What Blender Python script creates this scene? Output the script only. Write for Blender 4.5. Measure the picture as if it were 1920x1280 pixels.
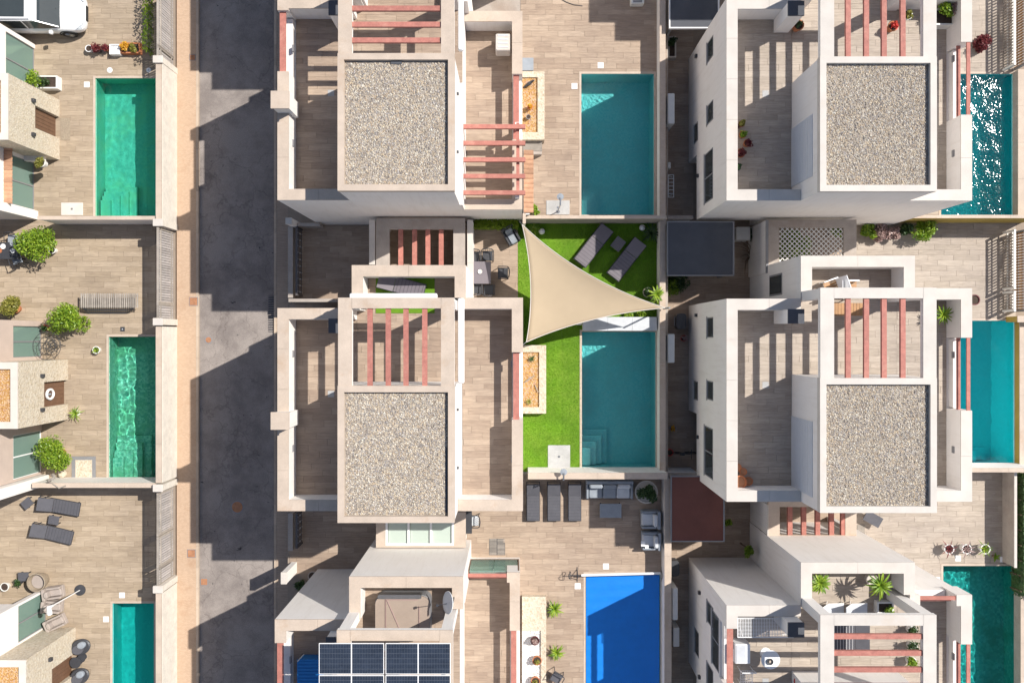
import bpy, math, random
from mathutils import Vector, Matrix
random.seed(7)
for o in list(bpy.data.objects): bpy.data.objects.remove(o)
SC = bpy.context.scene
COL = SC.collection
R = math.radians
# ------------------------------------------------------------------ camera, sky, sun, exposure
H = 41.0; S = 40.0; NX, NY = 966.0, 632.0           # flying height, photo pixels per metre on the ground, plumb point
cam_d = bpy.data.cameras.new('camera'); cam = bpy.data.objects.new('camera', cam_d); COL.objects.link(cam)
cam.location = (0, 0, H); cam.rotation_euler = (0, 0, 0)
cam_d.sensor_width = 36.0; cam_d.lens = H * S / 1920 * 36.0
cam_d.shift_x = -(NX - 960) / 1920; cam_d.shift_y = (NY - 640) / 1920
cam_d.clip_end = 3000
SC.camera = cam
SUNV = Vector((0.78, 0.385, 1.0)).normalized()
world = bpy.data.worlds.new('World'); SC.world = world; world.use_nodes = True
wn = world.node_tree; wn.nodes.clear()
sky = wn.nodes.new('ShaderNodeTexSky'); sky.sky_type = 'NISHITA'; sky.sun_disc = False
sky.sun_elevation = math.asin(SUNV.z); sky.sun_rotation = math.atan2(SUNV.x, SUNV.y)
bg = wn.nodes.new('ShaderNodeBackground'); bg.inputs[1].default_value = 0.088
wo = wn.nodes.new('ShaderNodeOutputWorld')
wn.links.new(sky.outputs[0], bg.inputs[0]); wn.links.new(bg.outputs[0], wo.inputs[0])
sd = bpy.data.lights.new('sun', 'SUN'); sd.energy = 4.8; sd.angle = R(0.5); sd.color = (1.0, 0.95, 0.87)
sun = bpy.data.objects.new('sun', sd); COL.objects.link(sun)
sun.rotation_euler = (-SUNV).to_track_quat('-Z', 'Y').to_euler(); sun.location = (20, 9, 60)
SC.view_settings.view_transform = 'Standard'; SC.view_settings.look = 'None'
SC.view_settings.exposure = 0.40; SC.view_settings.gamma = 1.0
try: SC.view_settings.use_curve_mapping = False
except Exception: pass
SC.cycles.max_bounces = 8; SC.cycles.transparent_max_bounces = 12; SC.cycles.diffuse_bounces = 4

# ------------------------------------------------------------------ materials
MATS = {}
def _nt(name):
    m = bpy.data.materials.new(name); m.use_nodes = True
    nt = m.node_tree; nt.nodes.clear()
    out = nt.nodes.new('ShaderNodeOutputMaterial'); b = nt.nodes.new('ShaderNodeBsdfPrincipled')
    nt.links.new(b.outputs[0], out.inputs[0]); MATS[name] = m
    return m, nt, b, out
def _mix(nt, fac, a, b, mode='MIX'):
    n = nt.nodes.new('ShaderNodeMix'); n.data_type = 'RGBA'; n.blend_type = mode
    for sock, v in ((n.inputs[0], fac), (n.inputs[6], a), (n.inputs[7], b)):
        if hasattr(v, 'links') or hasattr(v, 'is_linked'): nt.links.new(v, sock)
        elif isinstance(v, (int, float)): sock.default_value = v
        else: sock.default_value = (*v, 1)
    return n.outputs[2]
def _noise(nt, vec, scale, detail=4, rough=0.6):
    n = nt.nodes.new('ShaderNodeTexNoise'); n.inputs['Scale'].default_value = scale
    n.inputs['Detail'].default_value = detail; n.inputs['Roughness'].default_value = rough
    if vec is not None: nt.links.new(vec, n.inputs['Vector'])
    return n.outputs[0]
def _ramp(nt, fac, p0, p1, c0=(0,0,0), c1=(1,1,1)):
    n = nt.nodes.new('ShaderNodeValToRGB'); e = n.color_ramp.elements
    e[0].position = p0; e[1].position = p1; e[0].color = (*c0, 1); e[1].color = (*c1, 1)
    nt.links.new(fac, n.inputs[0]); return n.outputs[0]
def _geo(nt):
    g = nt.nodes.new('ShaderNodeNewGeometry'); return g.outputs['Position']
def _bump(nt, b, h, strength, dist=0.01):
    n = nt.nodes.new('ShaderNodeBump'); n.inputs['Strength'].default_value = strength; n.inputs['Distance'].default_value = dist
    nt.links.new(h, n.inputs['Height']); nt.links.new(n.outputs[0], b.inputs['Normal'])
def sc(c, k): return tuple(min(1, x * k) for x in c)
def M(name, col, rough=0.8, var=0.12, scale=3.0, fine=40.0, bump=0.3, stain=None, metal=0.0, rnd=0.0, sthr=(0.55, 0.75)):
    """plain weathered surface: broad tone drift, fine grain, optional stain colour"""
    if name in MATS: return MATS[name]
    m, nt, b, out = _nt(name); P = _geo(nt)
    c = _mix(nt, _ramp(nt, _noise(nt, P, scale), 0.3, 0.7), sc(col, 1 - var), sc(col, 1 + var))
    c = _mix(nt, _ramp(nt, _noise(nt, P, fine, 3), 0.35, 0.65), c, _mix(nt, 1.0, c, (1 - var,) * 3, 'MULTIPLY'))
    if stain: c = _mix(nt, _ramp(nt, _noise(nt, P, scale * 0.45, 6, 0.7), *sthr), c, stain)
    if rnd:
        oi = nt.nodes.new('ShaderNodeObjectInfo'); gi = nt.nodes.new('ShaderNodeNewGeometry')
        ad = nt.nodes.new('ShaderNodeMath'); ad.operation = 'ADD'; nt.links.new(oi.outputs['Random'], ad.inputs[0]); nt.links.new(gi.outputs['Random Per Island'], ad.inputs[1])
        fr = nt.nodes.new('ShaderNodeMath'); fr.operation = 'FRACT'; nt.links.new(ad.outputs[0], fr.inputs[0])
        c = _mix(nt, 1.0, c, _ramp(nt, fr.outputs[0], 0, 1, (1 - rnd,) * 3, (1 + rnd * .6,) * 3), 'MULTIPLY')
    nt.links.new(c, b.inputs['Base Color']); b.inputs['Roughness'].default_value = rough; b.inputs['Metallic'].default_value = metal
    if bump: _bump(nt, b, _noise(nt, P, fine, 5), bump)
    return m
def plank_mat(name, c0, c1, c2):
    m, nt, b, out = _nt(name); P = _geo(nt)
    oi = nt.nodes.new('ShaderNodeObjectInfo')
    va = nt.nodes.new('ShaderNodeVectorMath'); va.operation = 'MULTIPLY_ADD'
    nt.links.new(P, va.inputs[0]); va.inputs[1].default_value = (1.3, 15, 1)
    cmb = nt.nodes.new('ShaderNodeCombineXYZ'); mu = nt.nodes.new('ShaderNodeMath'); mu.operation = 'MULTIPLY'; mu.inputs[1].default_value = 91.0
    nt.links.new(oi.outputs['Random'], mu.inputs[0]); nt.links.new(mu.outputs[0], cmb.inputs[0]); nt.links.new(mu.outputs[0], cmb.inputs[2])
    nt.links.new(cmb.outputs[0], va.inputs[2])
    grain = _noise(nt, va.outputs[0], 1.6, 6, 0.65)
    base = nt.nodes.new('ShaderNodeValToRGB'); e = base.color_ramp.elements
    e[0].position = 0; e[0].color = (*c0, 1); e[1].position = 1; e[1].color = (*c2, 1)
    k = e.new(0.5); k.color = (*c1, 1); nt.links.new(oi.outputs['Random'], base.inputs[0])
    c = _mix(nt, 1.0, base.outputs[0], _ramp(nt, grain, 0.30, 0.70, (0.76, 0.74, 0.72), (1.16, 1.15, 1.13)), 'MULTIPLY')
    c = _mix(nt, 1.0, c, _ramp(nt, _noise(nt, P, 0.35, 7, .7), 0.35, 0.65, (0.86, 0.85, 0.86), (1.08, 1.07, 1.05)), 'MULTIPLY')
    nt.links.new(c, b.inputs['Base Color']); b.inputs['Roughness'].default_value = 0.72
    _bump(nt, b, grain, 0.15, 0.004)
    return m
def leaf_mat(name, c0, c1, trans=0.25):
    m, nt, b, out = _nt(name)
    gi = nt.nodes.new('ShaderNodeNewGeometry'); oi = nt.nodes.new('ShaderNodeObjectInfo')
    ad = nt.nodes.new('ShaderNodeMath'); ad.operation = 'ADD'; nt.links.new(oi.outputs['Random'], ad.inputs[0]); nt.links.new(gi.outputs['Random Per Island'], ad.inputs[1])
    fr = nt.nodes.new('ShaderNodeMath'); fr.operation = 'FRACT'; nt.links.new(ad.outputs[0], fr.inputs[0])
    c = _ramp(nt, fr.outputs[0], 0, 1, c0, c1); nt.links.new(c, b.inputs['Base Color']); b.inputs['Roughness'].default_value = 0.45
    t = nt.nodes.new('ShaderNodeBsdfTranslucent'); nt.links.new(c, t.inputs[0])
    mx = nt.nodes.new('ShaderNodeMixShader'); mx.inputs[0].default_value = trans
    nt.links.new(b.outputs[0], mx.inputs[1]); nt.links.new(t.outputs[0], mx.inputs[2]); nt.links.new(mx.outputs[0], out.inputs[0])
    return m
def water_mat(name, col, dens, bump=0.25, scale=3.0, dist=0.2):
    m, nt, b, out = _nt(name); nt.nodes.remove(b); P = _geo(nt)
    tr = nt.nodes.new('ShaderNodeBsdfTransparent'); gl = nt.nodes.new('ShaderNodeBsdfGlossy'); gl.inputs['Roughness'].default_value = 0.06
    fr = nt.nodes.new('ShaderNodeFresnel'); fr.inputs['IOR'].default_value = 1.33
    bp = nt.nodes.new('ShaderNodeBump'); bp.inputs['Strength'].default_value = bump; bp.inputs['Distance'].default_value = dist
    nt.links.new(_noise(nt, P, scale, 3), bp.inputs['Height'])
    nt.links.new(bp.outputs[0], gl.inputs['Normal']); nt.links.new(bp.outputs[0], fr.inputs['Normal'])
    mx = nt.nodes.new('ShaderNodeMixShader'); nt.links.new(fr.outputs[0], mx.inputs[0]); nt.links.new(tr.outputs[0], mx.inputs[1]); nt.links.new(gl.outputs[0], mx.inputs[2])
    nt.links.new(mx.outputs[0], out.inputs[0])
    va = nt.nodes.new('ShaderNodeVolumeAbsorption'); va.inputs[0].default_value = (*col, 1); va.inputs[1].default_value = dens
    nt.links.new(va.outputs[0], out.inputs[1])
    return m
def caustic_water(name, col, gloss=.07):
    m, nt, b, out = _nt(name); nt.nodes.remove(b)
    gl = nt.nodes.new('ShaderNodeBsdfRefraction'); gl.inputs['IOR'].default_value = 1.33; gl.inputs['Roughness'].default_value = 0.0; gl.inputs['Color'].default_value = (*col, 1)
    go = nt.nodes.new('ShaderNodeBsdfGlossy'); go.inputs['Roughness'].default_value = gloss; fr = nt.nodes.new('ShaderNodeFresnel'); fr.inputs['IOR'].default_value = 1.33
    mx = nt.nodes.new('ShaderNodeMixShader'); nt.links.new(fr.outputs[0], mx.inputs[0]); nt.links.new(gl.outputs[0], mx.inputs[1]); nt.links.new(go.outputs[0], mx.inputs[2])
    nt.links.new(mx.outputs[0], out.inputs[0]); return m
from mathutils import noise as mnoise
def water_sheet(x0, y0, x1, y1, waves, seed=0, st=.05):
    """rippled open surface; waves = [(amplitude, cycles per metre), ...]"""
    nx = max(2, int((x1-x0)/st)); ny = max(2, int((y1-y0)/st)); vs = []; fs = []
    for a in range(nx+1):
        for c in range(ny+1):
            x = x0+(x1-x0)*a/nx; y = y0+(y1-y0)*c/ny
            vs.append((x, y, -.09 + sum(A*mnoise.noise(Vector((x*f, y*f*.9, seed+k*3.1))) for k, (A, f) in enumerate(waves))))
    for a in range(nx):
        for c in range(ny): k = a*(ny+1)+c; fs.append((k, k+ny+1, k+ny+2, k+1))
    return vs, fs
def tile_mat(name, c0, c1, c2, mosaic=14.0, grout=0.06):
    """pool mosaic: small tiles of mixed tone with pale joints"""
    m, nt, b, out = _nt(name); P = _geo(nt)
    v = nt.nodes.new('ShaderNodeTexVoronoi'); v.inputs['Scale'].default_value = mosaic; v.inputs['Randomness'].default_value = 0.35; nt.links.new(P, v.inputs['Vector'])
    sp = nt.nodes.new('ShaderNodeSeparateColor'); nt.links.new(v.outputs['Color'], sp.inputs[0])
    a = _mix(nt, sp.outputs[0], c0, c1)
    a = _mix(nt, _ramp(nt, _noise(nt, P, 1.1, 6, .7), 0.45, 0.65), a, c2)
    nt.links.new(a, b.inputs['Base Color']); b.inputs['Roughness'].default_value = 0.4
    return m
def glass_mat(name, tint=(0.55, 0.72, 0.66), alpha=0.5, rough=0.05):
    m, nt, b, out = _nt(name); P = _geo(nt)
    b.inputs['Base Color'].default_value = (*tint, 1); b.inputs['Roughness'].default_value = rough
    tr = nt.nodes.new('ShaderNodeBsdfTransparent'); tr.inputs[0].default_value = (*tint, 1)
    mx = nt.nodes.new('ShaderNodeMixShader'); mx.inputs[0].default_value = alpha
    nt.links.new(tr.outputs[0], mx.inputs[1]); nt.links.new(b.outputs[0], mx.inputs[2]); nt.links.new(mx.outputs[0], out.inputs[0])
    return m
def voro_mat(name, cols, scale, rough=0.8, bump=0.6, dist=0.02, rnd=1.0):
    m, nt, b, out = _nt(name); P = _geo(nt)
    v = nt.nodes.new('ShaderNodeTexVoronoi'); v.inputs['Scale'].default_value = scale; v.inputs['Randomness'].default_value = rnd; nt.links.new(P, v.inputs['Vector'])
    sp = nt.nodes.new('ShaderNodeSeparateColor'); nt.links.new(v.outputs['Color'], sp.inputs[0])
    rp = nt.nodes.new('ShaderNodeValToRGB'); e = rp.color_ramp.elements
    e[0].color = (*cols[0], 1); e[1].color = (*cols[-1], 1)
    for i, c in enumerate(cols[1:-1]): k = e.new((i + 1) / (len(cols) - 1)); k.color = (*c, 1)
    nt.links.new(sp.outputs[0], rp.inputs[0]); nt.links.new(rp.outputs[0], b.inputs['Base Color']); b.inputs['Roughness'].default_value = rough
    _bump(nt, b, v.outputs['Distance'], bump, dist)
    return m
def island_mat(name, cols, rough=0.8):
    m, nt, b, out = _nt(name); gi = nt.nodes.new('ShaderNodeNewGeometry')
    rp = nt.nodes.new('ShaderNodeValToRGB'); rp.color_ramp.interpolation = 'CONSTANT'; e = rp.color_ramp.elements
    e[0].color = (*cols[0], 1); e[0].position = 0; e[1].color = (*cols[-1], 1); e[1].position = (len(cols) - 1) / len(cols)
    for i, c in enumerate(cols[1:-1]): k = e.new((i + 1) / len(cols)); k.color = (*c, 1)
    nt.links.new(gi.outputs['Random Per Island'], rp.inputs[0]); nt.links.new(rp.outputs[0], b.inputs['Base Color']); b.inputs['Roughness'].default_value = rough
    return m

ST = (0.50, 0.33, 0.20)
def render_mat():
    m, nt, b, out = _nt('white_render'); P = _geo(nt)
    mp = nt.nodes.new('ShaderNodeMapping'); mp.inputs['Scale'].default_value = (5, 5, .5); nt.links.new(P, mp.inputs[0])
    st = _ramp(nt, _noise(nt, mp.outputs[0], 1.0, 6, .7), .50, .80)
    c = _mix(nt, _ramp(nt, _noise(nt, P, .9, 5), .3, .7), (0.77, 0.73, 0.695), (0.81, 0.775, 0.745))
    c = _mix(nt, st, c, (0.70, 0.655, 0.61)); nt.links.new(c, b.inputs['Base Color']); b.inputs['Roughness'].default_value = .88
    _bump(nt, b, _noise(nt, P, 60, 4), .15); return m
m_white = render_mat()
m_wall_l = m_white
m_cope = M('beige_coping', (0.51, 0.42, 0.345), 0.85, 0.10, 1.6, 30, 0.3, (0.42, 0.30, 0.21), sthr=(.56, .78))
m_cope_w = M('pale_coping', (0.58, 0.535, 0.49), 0.85, 0.08, 1.2, 40, 0.25, (0.52, 0.43, 0.35), sthr=(.57, .85))
m_red = M('coral_paint', (0.43, 0.165, 0.13), 0.75, 0.16, 5, 30, 0.2, (0.52, 0.26, 0.20), sthr=(.52, .8), rnd=.08)
m_pl_c = plank_mat('walnut_plank_tile', (0.315, 0.24, 0.185), (0.36, 0.28, 0.217), (0.405, 0.32, 0.25))
m_pl_l = plank_mat('honey_plank_tile', (0.325, 0.26, 0.19), (0.365, 0.295, 0.22), (0.405, 0.33, 0.25))
m_pl_r = plank_mat('ash_plank_tile', (0.36, 0.31, 0.26), (0.395, 0.34, 0.29), (0.43, 0.375, 0.32))
m_grout = M('grout', (0.30, 0.24, 0.19), 0.9, 0.1, 3, 50, 0.2)
m_fill = M('dry_earth', (0.26, 0.21, 0.16), 0.95, 0.15, 1, 20, 0.4)
def asphalt():
    m, nt, b, out = _nt('old_asphalt'); P = _geo(nt)
    c = _mix(nt, _ramp(nt, _noise(nt, P, 28, 4, .8), .35, .65), (0.225, 0.195, 0.178), (0.36, 0.318, 0.29))
    c = _mix(nt, _ramp(nt, _noise(nt, P, .55, 7, .75), .42, .62), c, _mix(nt, 1.0, c, (0.66, 0.65, 0.66), 'MULTIPLY'))
    c = _mix(nt, _ramp(nt, _noise(nt, P, 2.2, 6, .8), .60, .72), c, _mix(nt, 1.0, c, (1.22, 1.18, 1.15), 'MULTIPLY'))
    c = _mix(nt, _ramp(nt, _noise(nt, P, 3.4, 3, .6), .70, .76), c, (0.07, 0.062, 0.06))
    v = nt.nodes.new('ShaderNodeTexVoronoi'); v.feature = 'DISTANCE_TO_EDGE'; v.inputs['Scale'].default_value = .42
    wv = nt.nodes.new('ShaderNodeVectorMath'); wv.operation = 'ADD'; nz = nt.nodes.new('ShaderNodeTexNoise'); nz.inputs['Scale'].default_value = 2.0; nt.links.new(P, nz.inputs['Vector'])
    nt.links.new(P, wv.inputs[0]); nt.links.new(nz.outputs['Color'], wv.inputs[1]); nt.links.new(wv.outputs[0], v.inputs['Vector'])
    c = _mix(nt, _ramp(nt, v.outputs['Distance'], .006, .014), _mix(nt, 1.0, c, (.8, .79, .79), 'MULTIPLY'), c)
    nt.links.new(c, b.inputs['Base Color']); b.inputs['Roughness'].default_value = .93; _bump(nt, b, _noise(nt, P, 45, 5), .5); return m
m_asph = asphalt()
m_walk = None
m_kerb = M('kerb_stone', (0.50, 0.40, 0.31), 0.9, 0.1, 2, 30, 0.3, rnd=0.15)
m_stone = voro_mat('rough_limestone', [(0.44, 0.37, 0.27), (0.54, 0.46, 0.35), (0.60, 0.54, 0.44), (0.49, 0.42, 0.33), (0.56, 0.50, 0.41)], 13, 0.9, 0.7, 0.03)
m_roughw = M('rough_cream_stucco', (0.70, 0.65, 0.58), 0.95, 0.10, 3, 14, 1.0, (0.52, 0.44, 0.34), sthr=(.6, .85))
m_ogravel = voro_mat('ochre_gravel', [(0.42, 0.21, 0.05), (0.52, 0.32, 0.12), (0.33, 0.16, 0.05), (0.55, 0.40, 0.24), (0.42, 0.26, 0.20)], 20, 0.9, 0.8, 0.04)
m_wgravel = voro_mat('white_gravel', [(0.45, 0.44, 0.43), (0.75, 0.74, 0.72), (0.82, 0.81, 0.8), (0.6, 0.58, 0.56)], 18, 0.8, 0.9, 0.04)
m_peb = island_mat('roof_pebble', [(0.46, 0.40, 0.32), (0.33, 0.28, 0.23), (0.54, 0.48, 0.40), (0.20, 0.17, 0.15), (0.45, 0.35, 0.25), (0.38, 0.35, 0.34), (0.52, 0.43, 0.31), (0.62, 0.58, 0.50), (0.26, 0.24, 0.23)])
m_pebbed = M('pebble_bed', (0.36, 0.31, 0.26), 0.9, 0.3, 6, 30, 0.5)
m_turf = M('artificial_turf', (0.115, 0.25, 0.004), 0.85, 0.22, 0.9, 45, 0.6, (0.17, 0.27, 0.02), sthr=(.5,.75), rnd=.10)
m_blade = leaf_mat('turf_blade', (0.10, 0.25, 0.004), (0.18, 0.37, 0.008), 0.2)
m_dk = M('charcoal_metal', (0.045, 0.047, 0.055), 0.5, 0.1, 5, 50, 0.05)
m_dkfab = M('anthracite_mesh_fabric', (0.09, 0.09, 0.105), 0.85, 0.1, 3, 90, 0.2)
m_gyfab = M('grey_cushion_fabric', (0.27, 0.30, 0.34), 0.9, 0.1, 3, 60, 0.3)
m_ltfab = M('pale_cushion_fabric', (0.55, 0.57, 0.60), 0.9, 0.08, 3, 60, 0.3)
m_taupe = M('taupe_cushion_fabric', (0.36, 0.31, 0.28), 0.9, 0.08, 3, 60, 0.3)
m_sail = M('sand_sail_cloth', (0.385, 0.305, 0.21), 0.9, 0.04, 0.8, 120, 0.15)
m_wht = M('white_lacquer', (0.80, 0.80, 0.80), 0.35, 0.02, 2, 30, 0.02)
m_plast = M('white_plastic', (0.74, 0.73, 0.70), 0.5, 0.04, 4, 30, 0.05)
m_steel = M('brushed_steel', (0.45, 0.46, 0.47), 0.3, 0.05, 5, 60, 0.02, metal=0.9)
m_terra = M('terracotta', (0.46, 0.17, 0.075), 0.85, 0.15, 6, 40, 0.3)
m_rooft = M('roof_tile_clay', (0.46, 0.26, 0.16), 0.85, 0.15, 6, 40, 0.3, rnd=0.25)
m_soil = M('potting_soil', (0.06, 0.04, 0.03), 0.95, 0.2, 8, 50, 0.5)
m_bark = M('bark', (0.16, 0.11, 0.075), 0.9, 0.2, 8, 40, 0.6)
m_lf = leaf_mat('leaf_bright', (0.10, 0.22, 0.015), (0.34, 0.46, 0.04), 0.3)
m_lf2 = leaf_mat('leaf_olive', (0.14, 0.16, 0.03), (0.42, 0.38, 0.08), 0.3)
m_lfd = leaf_mat('leaf_dark', (0.02, 0.05, 0.015), (0.07, 0.13, 0.035), 0.2)
m_lfr = leaf_mat('leaf_burgundy', (0.09, 0.012, 0.02), (0.22, 0.04, 0.04), 0.2)
m_lfp = leaf_mat('leaf_dusty_pink', (0.30, 0.2, 0.19), (0.5, 0.36, 0.33), 0.2)
m_flo = leaf_mat('flower_orange', (0.6, 0.22, 0.02), (0.75, 0.5, 0.05), 0.2)
m_glass = glass_mat('green_glass', (0.45, 0.62, 0.56), 0.34)
m_pane = glass_mat('frosted_skylight_glass', (0.50, 0.58, 0.52), 0.85, 0.25)
m_dglass = M('dark_window_glass', (0.045, 0.055, 0.06), 0.08, 0.05, 1, 5, 0)
m_frame = M('grey_window_frame', (0.22, 0.22, 0.23), 0.5, 0.05, 4, 40, 0.05)
m_shut = M('roller_shutter', (0.60, 0.62, 0.66), 0.5, 0.03, 4, 40, 0.05)
m_door = M('brown_timber', (0.16, 0.085, 0.05), 0.6, 0.15, 4, 40, 0.2)
m_teak = M('teak', (0.42, 0.22, 0.09), 0.6, 0.15, 4, 40, 0.2, rnd=.2)
m_gwood = M('weathered_grey_wood', (0.36, 0.32, 0.28), 0.85, 0.15, 4, 40, 0.3, rnd=.25)
m_slab = M('grey_concrete_tray', (0.42, 0.42, 0.42), 0.85, 0.12, 2, 30, 0.3)
m_shed = M('dark_roofing_felt', (0.085, 0.09, 0.105), 0.9, 0.12, 1.2, 40, 0.3)
m_shedr = M('maroon_roofing_felt', (0.17, 0.065, 0.05), 0.9, 0.12, 1.2, 60, 0.4)
m_rust = M('rusty_cover', (0.40, 0.19, 0.10), 0.8, 0.2, 6, 40, 0.3)
m_blue = M('blue_pool_cover', (0.006, 0.185, 0.66), 0.4, 0.05, 1.2, 5, 0.25)
m_bluep = M('blue_plastic', (0.02, 0.20, 0.52), 0.4, 0.05, 3, 20, 0.05)
m_yell = M('ochre_wall_paint', (0.38, 0.27, 0.055), 0.85, 0.1, 2, 40, 0.2)
m_lilac = M('taupe_table_top', (0.17, 0.15, 0.17), 0.5, 0.06, 2, 40, 0.05)
m_solar = M('solar_cell', (0.030, 0.040, 0.062), 0.22, 0.2, 2, 10, 0)
m_tub = M('spa_cover_vinyl', (0.33, 0.26, 0.21), 0.6, 0.06, 2, 30, 0.15)
m_redpl = M('red_plastic', (0.55, 0.03, 0.02), 0.5, 0.05, 3, 20, 0.05)
m_carw = M('white_car_paint', (0.78, 0.79, 0.81), 0.18, 0.01, 1, 5, 0); m_carw.node_tree.nodes['Principled BSDF'].inputs['Coat Weight'].default_value = 1.0
m_card = M('dark_car_paint', (0.05, 0.09, 0.11), 0.18, 0.05, 1, 5, 0)
m_tyre = M('tyre_rubber', (0.02, 0.02, 0.02), 0.85, 0.1, 5, 40, 0.1)
m_lamp = M('headlamp_lens', (0.55, 0.58, 0.62), 0.1, 0.05, 5, 40, 0)
m_wick = M('wicker', (0.33, 0.27, 0.20), 0.8, 0.2, 20, 60, 0.5)
m_gutter = M('grey_stained_render', (0.40, 0.35, 0.31), 0.9, 0.12, 1.5, 20, 0.3, (0.28, 0.22, 0.18), sthr=(.5, .8))

# peach block paving
def paver_mat():
    m, nt, b, out = _nt('peach_block_paving'); P = _geo(nt)
    mp = nt.nodes.new('ShaderNodeMapping'); mp.inputs['Rotation'].default_value = (0, 0, R(90)); nt.links.new(P, mp.inputs[0])
    br = nt.nodes.new('ShaderNodeTexBrick'); br.inputs['Scale'].default_value = 5.0; br.inputs['Mortar Size'].default_value = 0.012
    br.inputs['Color1'].default_value = (0.44, 0.31, 0.215, 1); br.inputs['Color2'].default_value = (0.50, 0.36, 0.255, 1); br.inputs['Mortar'].default_value = (0.37, 0.26, 0.185, 1)
    nt.links.new(P, br.inputs['Vector'])
    c = _mix(nt, _ramp(nt, _noise(nt, P, 0.8, 6, .7), 0.55, 0.75), br.outputs[0], (0.37, 0.235, 0.15))
    nt.links.new(c, b.inputs['Base Color']); b.inputs['Roughness'].default_value = 0.9; _bump(nt, b, _noise(nt, P, 30, 5), 0.3)
    return m
m_walk = paver_mat()

# ------------------------------------------------------------------ mesh helpers
LV = 0.0                      # floor level of the plot being built: z below is measured from it
REG = []                      # top-level objects and the level they stand on
def W(px, py, z=0.0):
    k = (H - z - LV) / H / S
    return ((px - NX) * k, -(py - NY) * k)
def WX(px, z=0.0): return (px - NX) * (H - z - LV) / H / S
def WY(py, z=0.0): return -(py - NY) * (H - z - LV) / H / S

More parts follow.
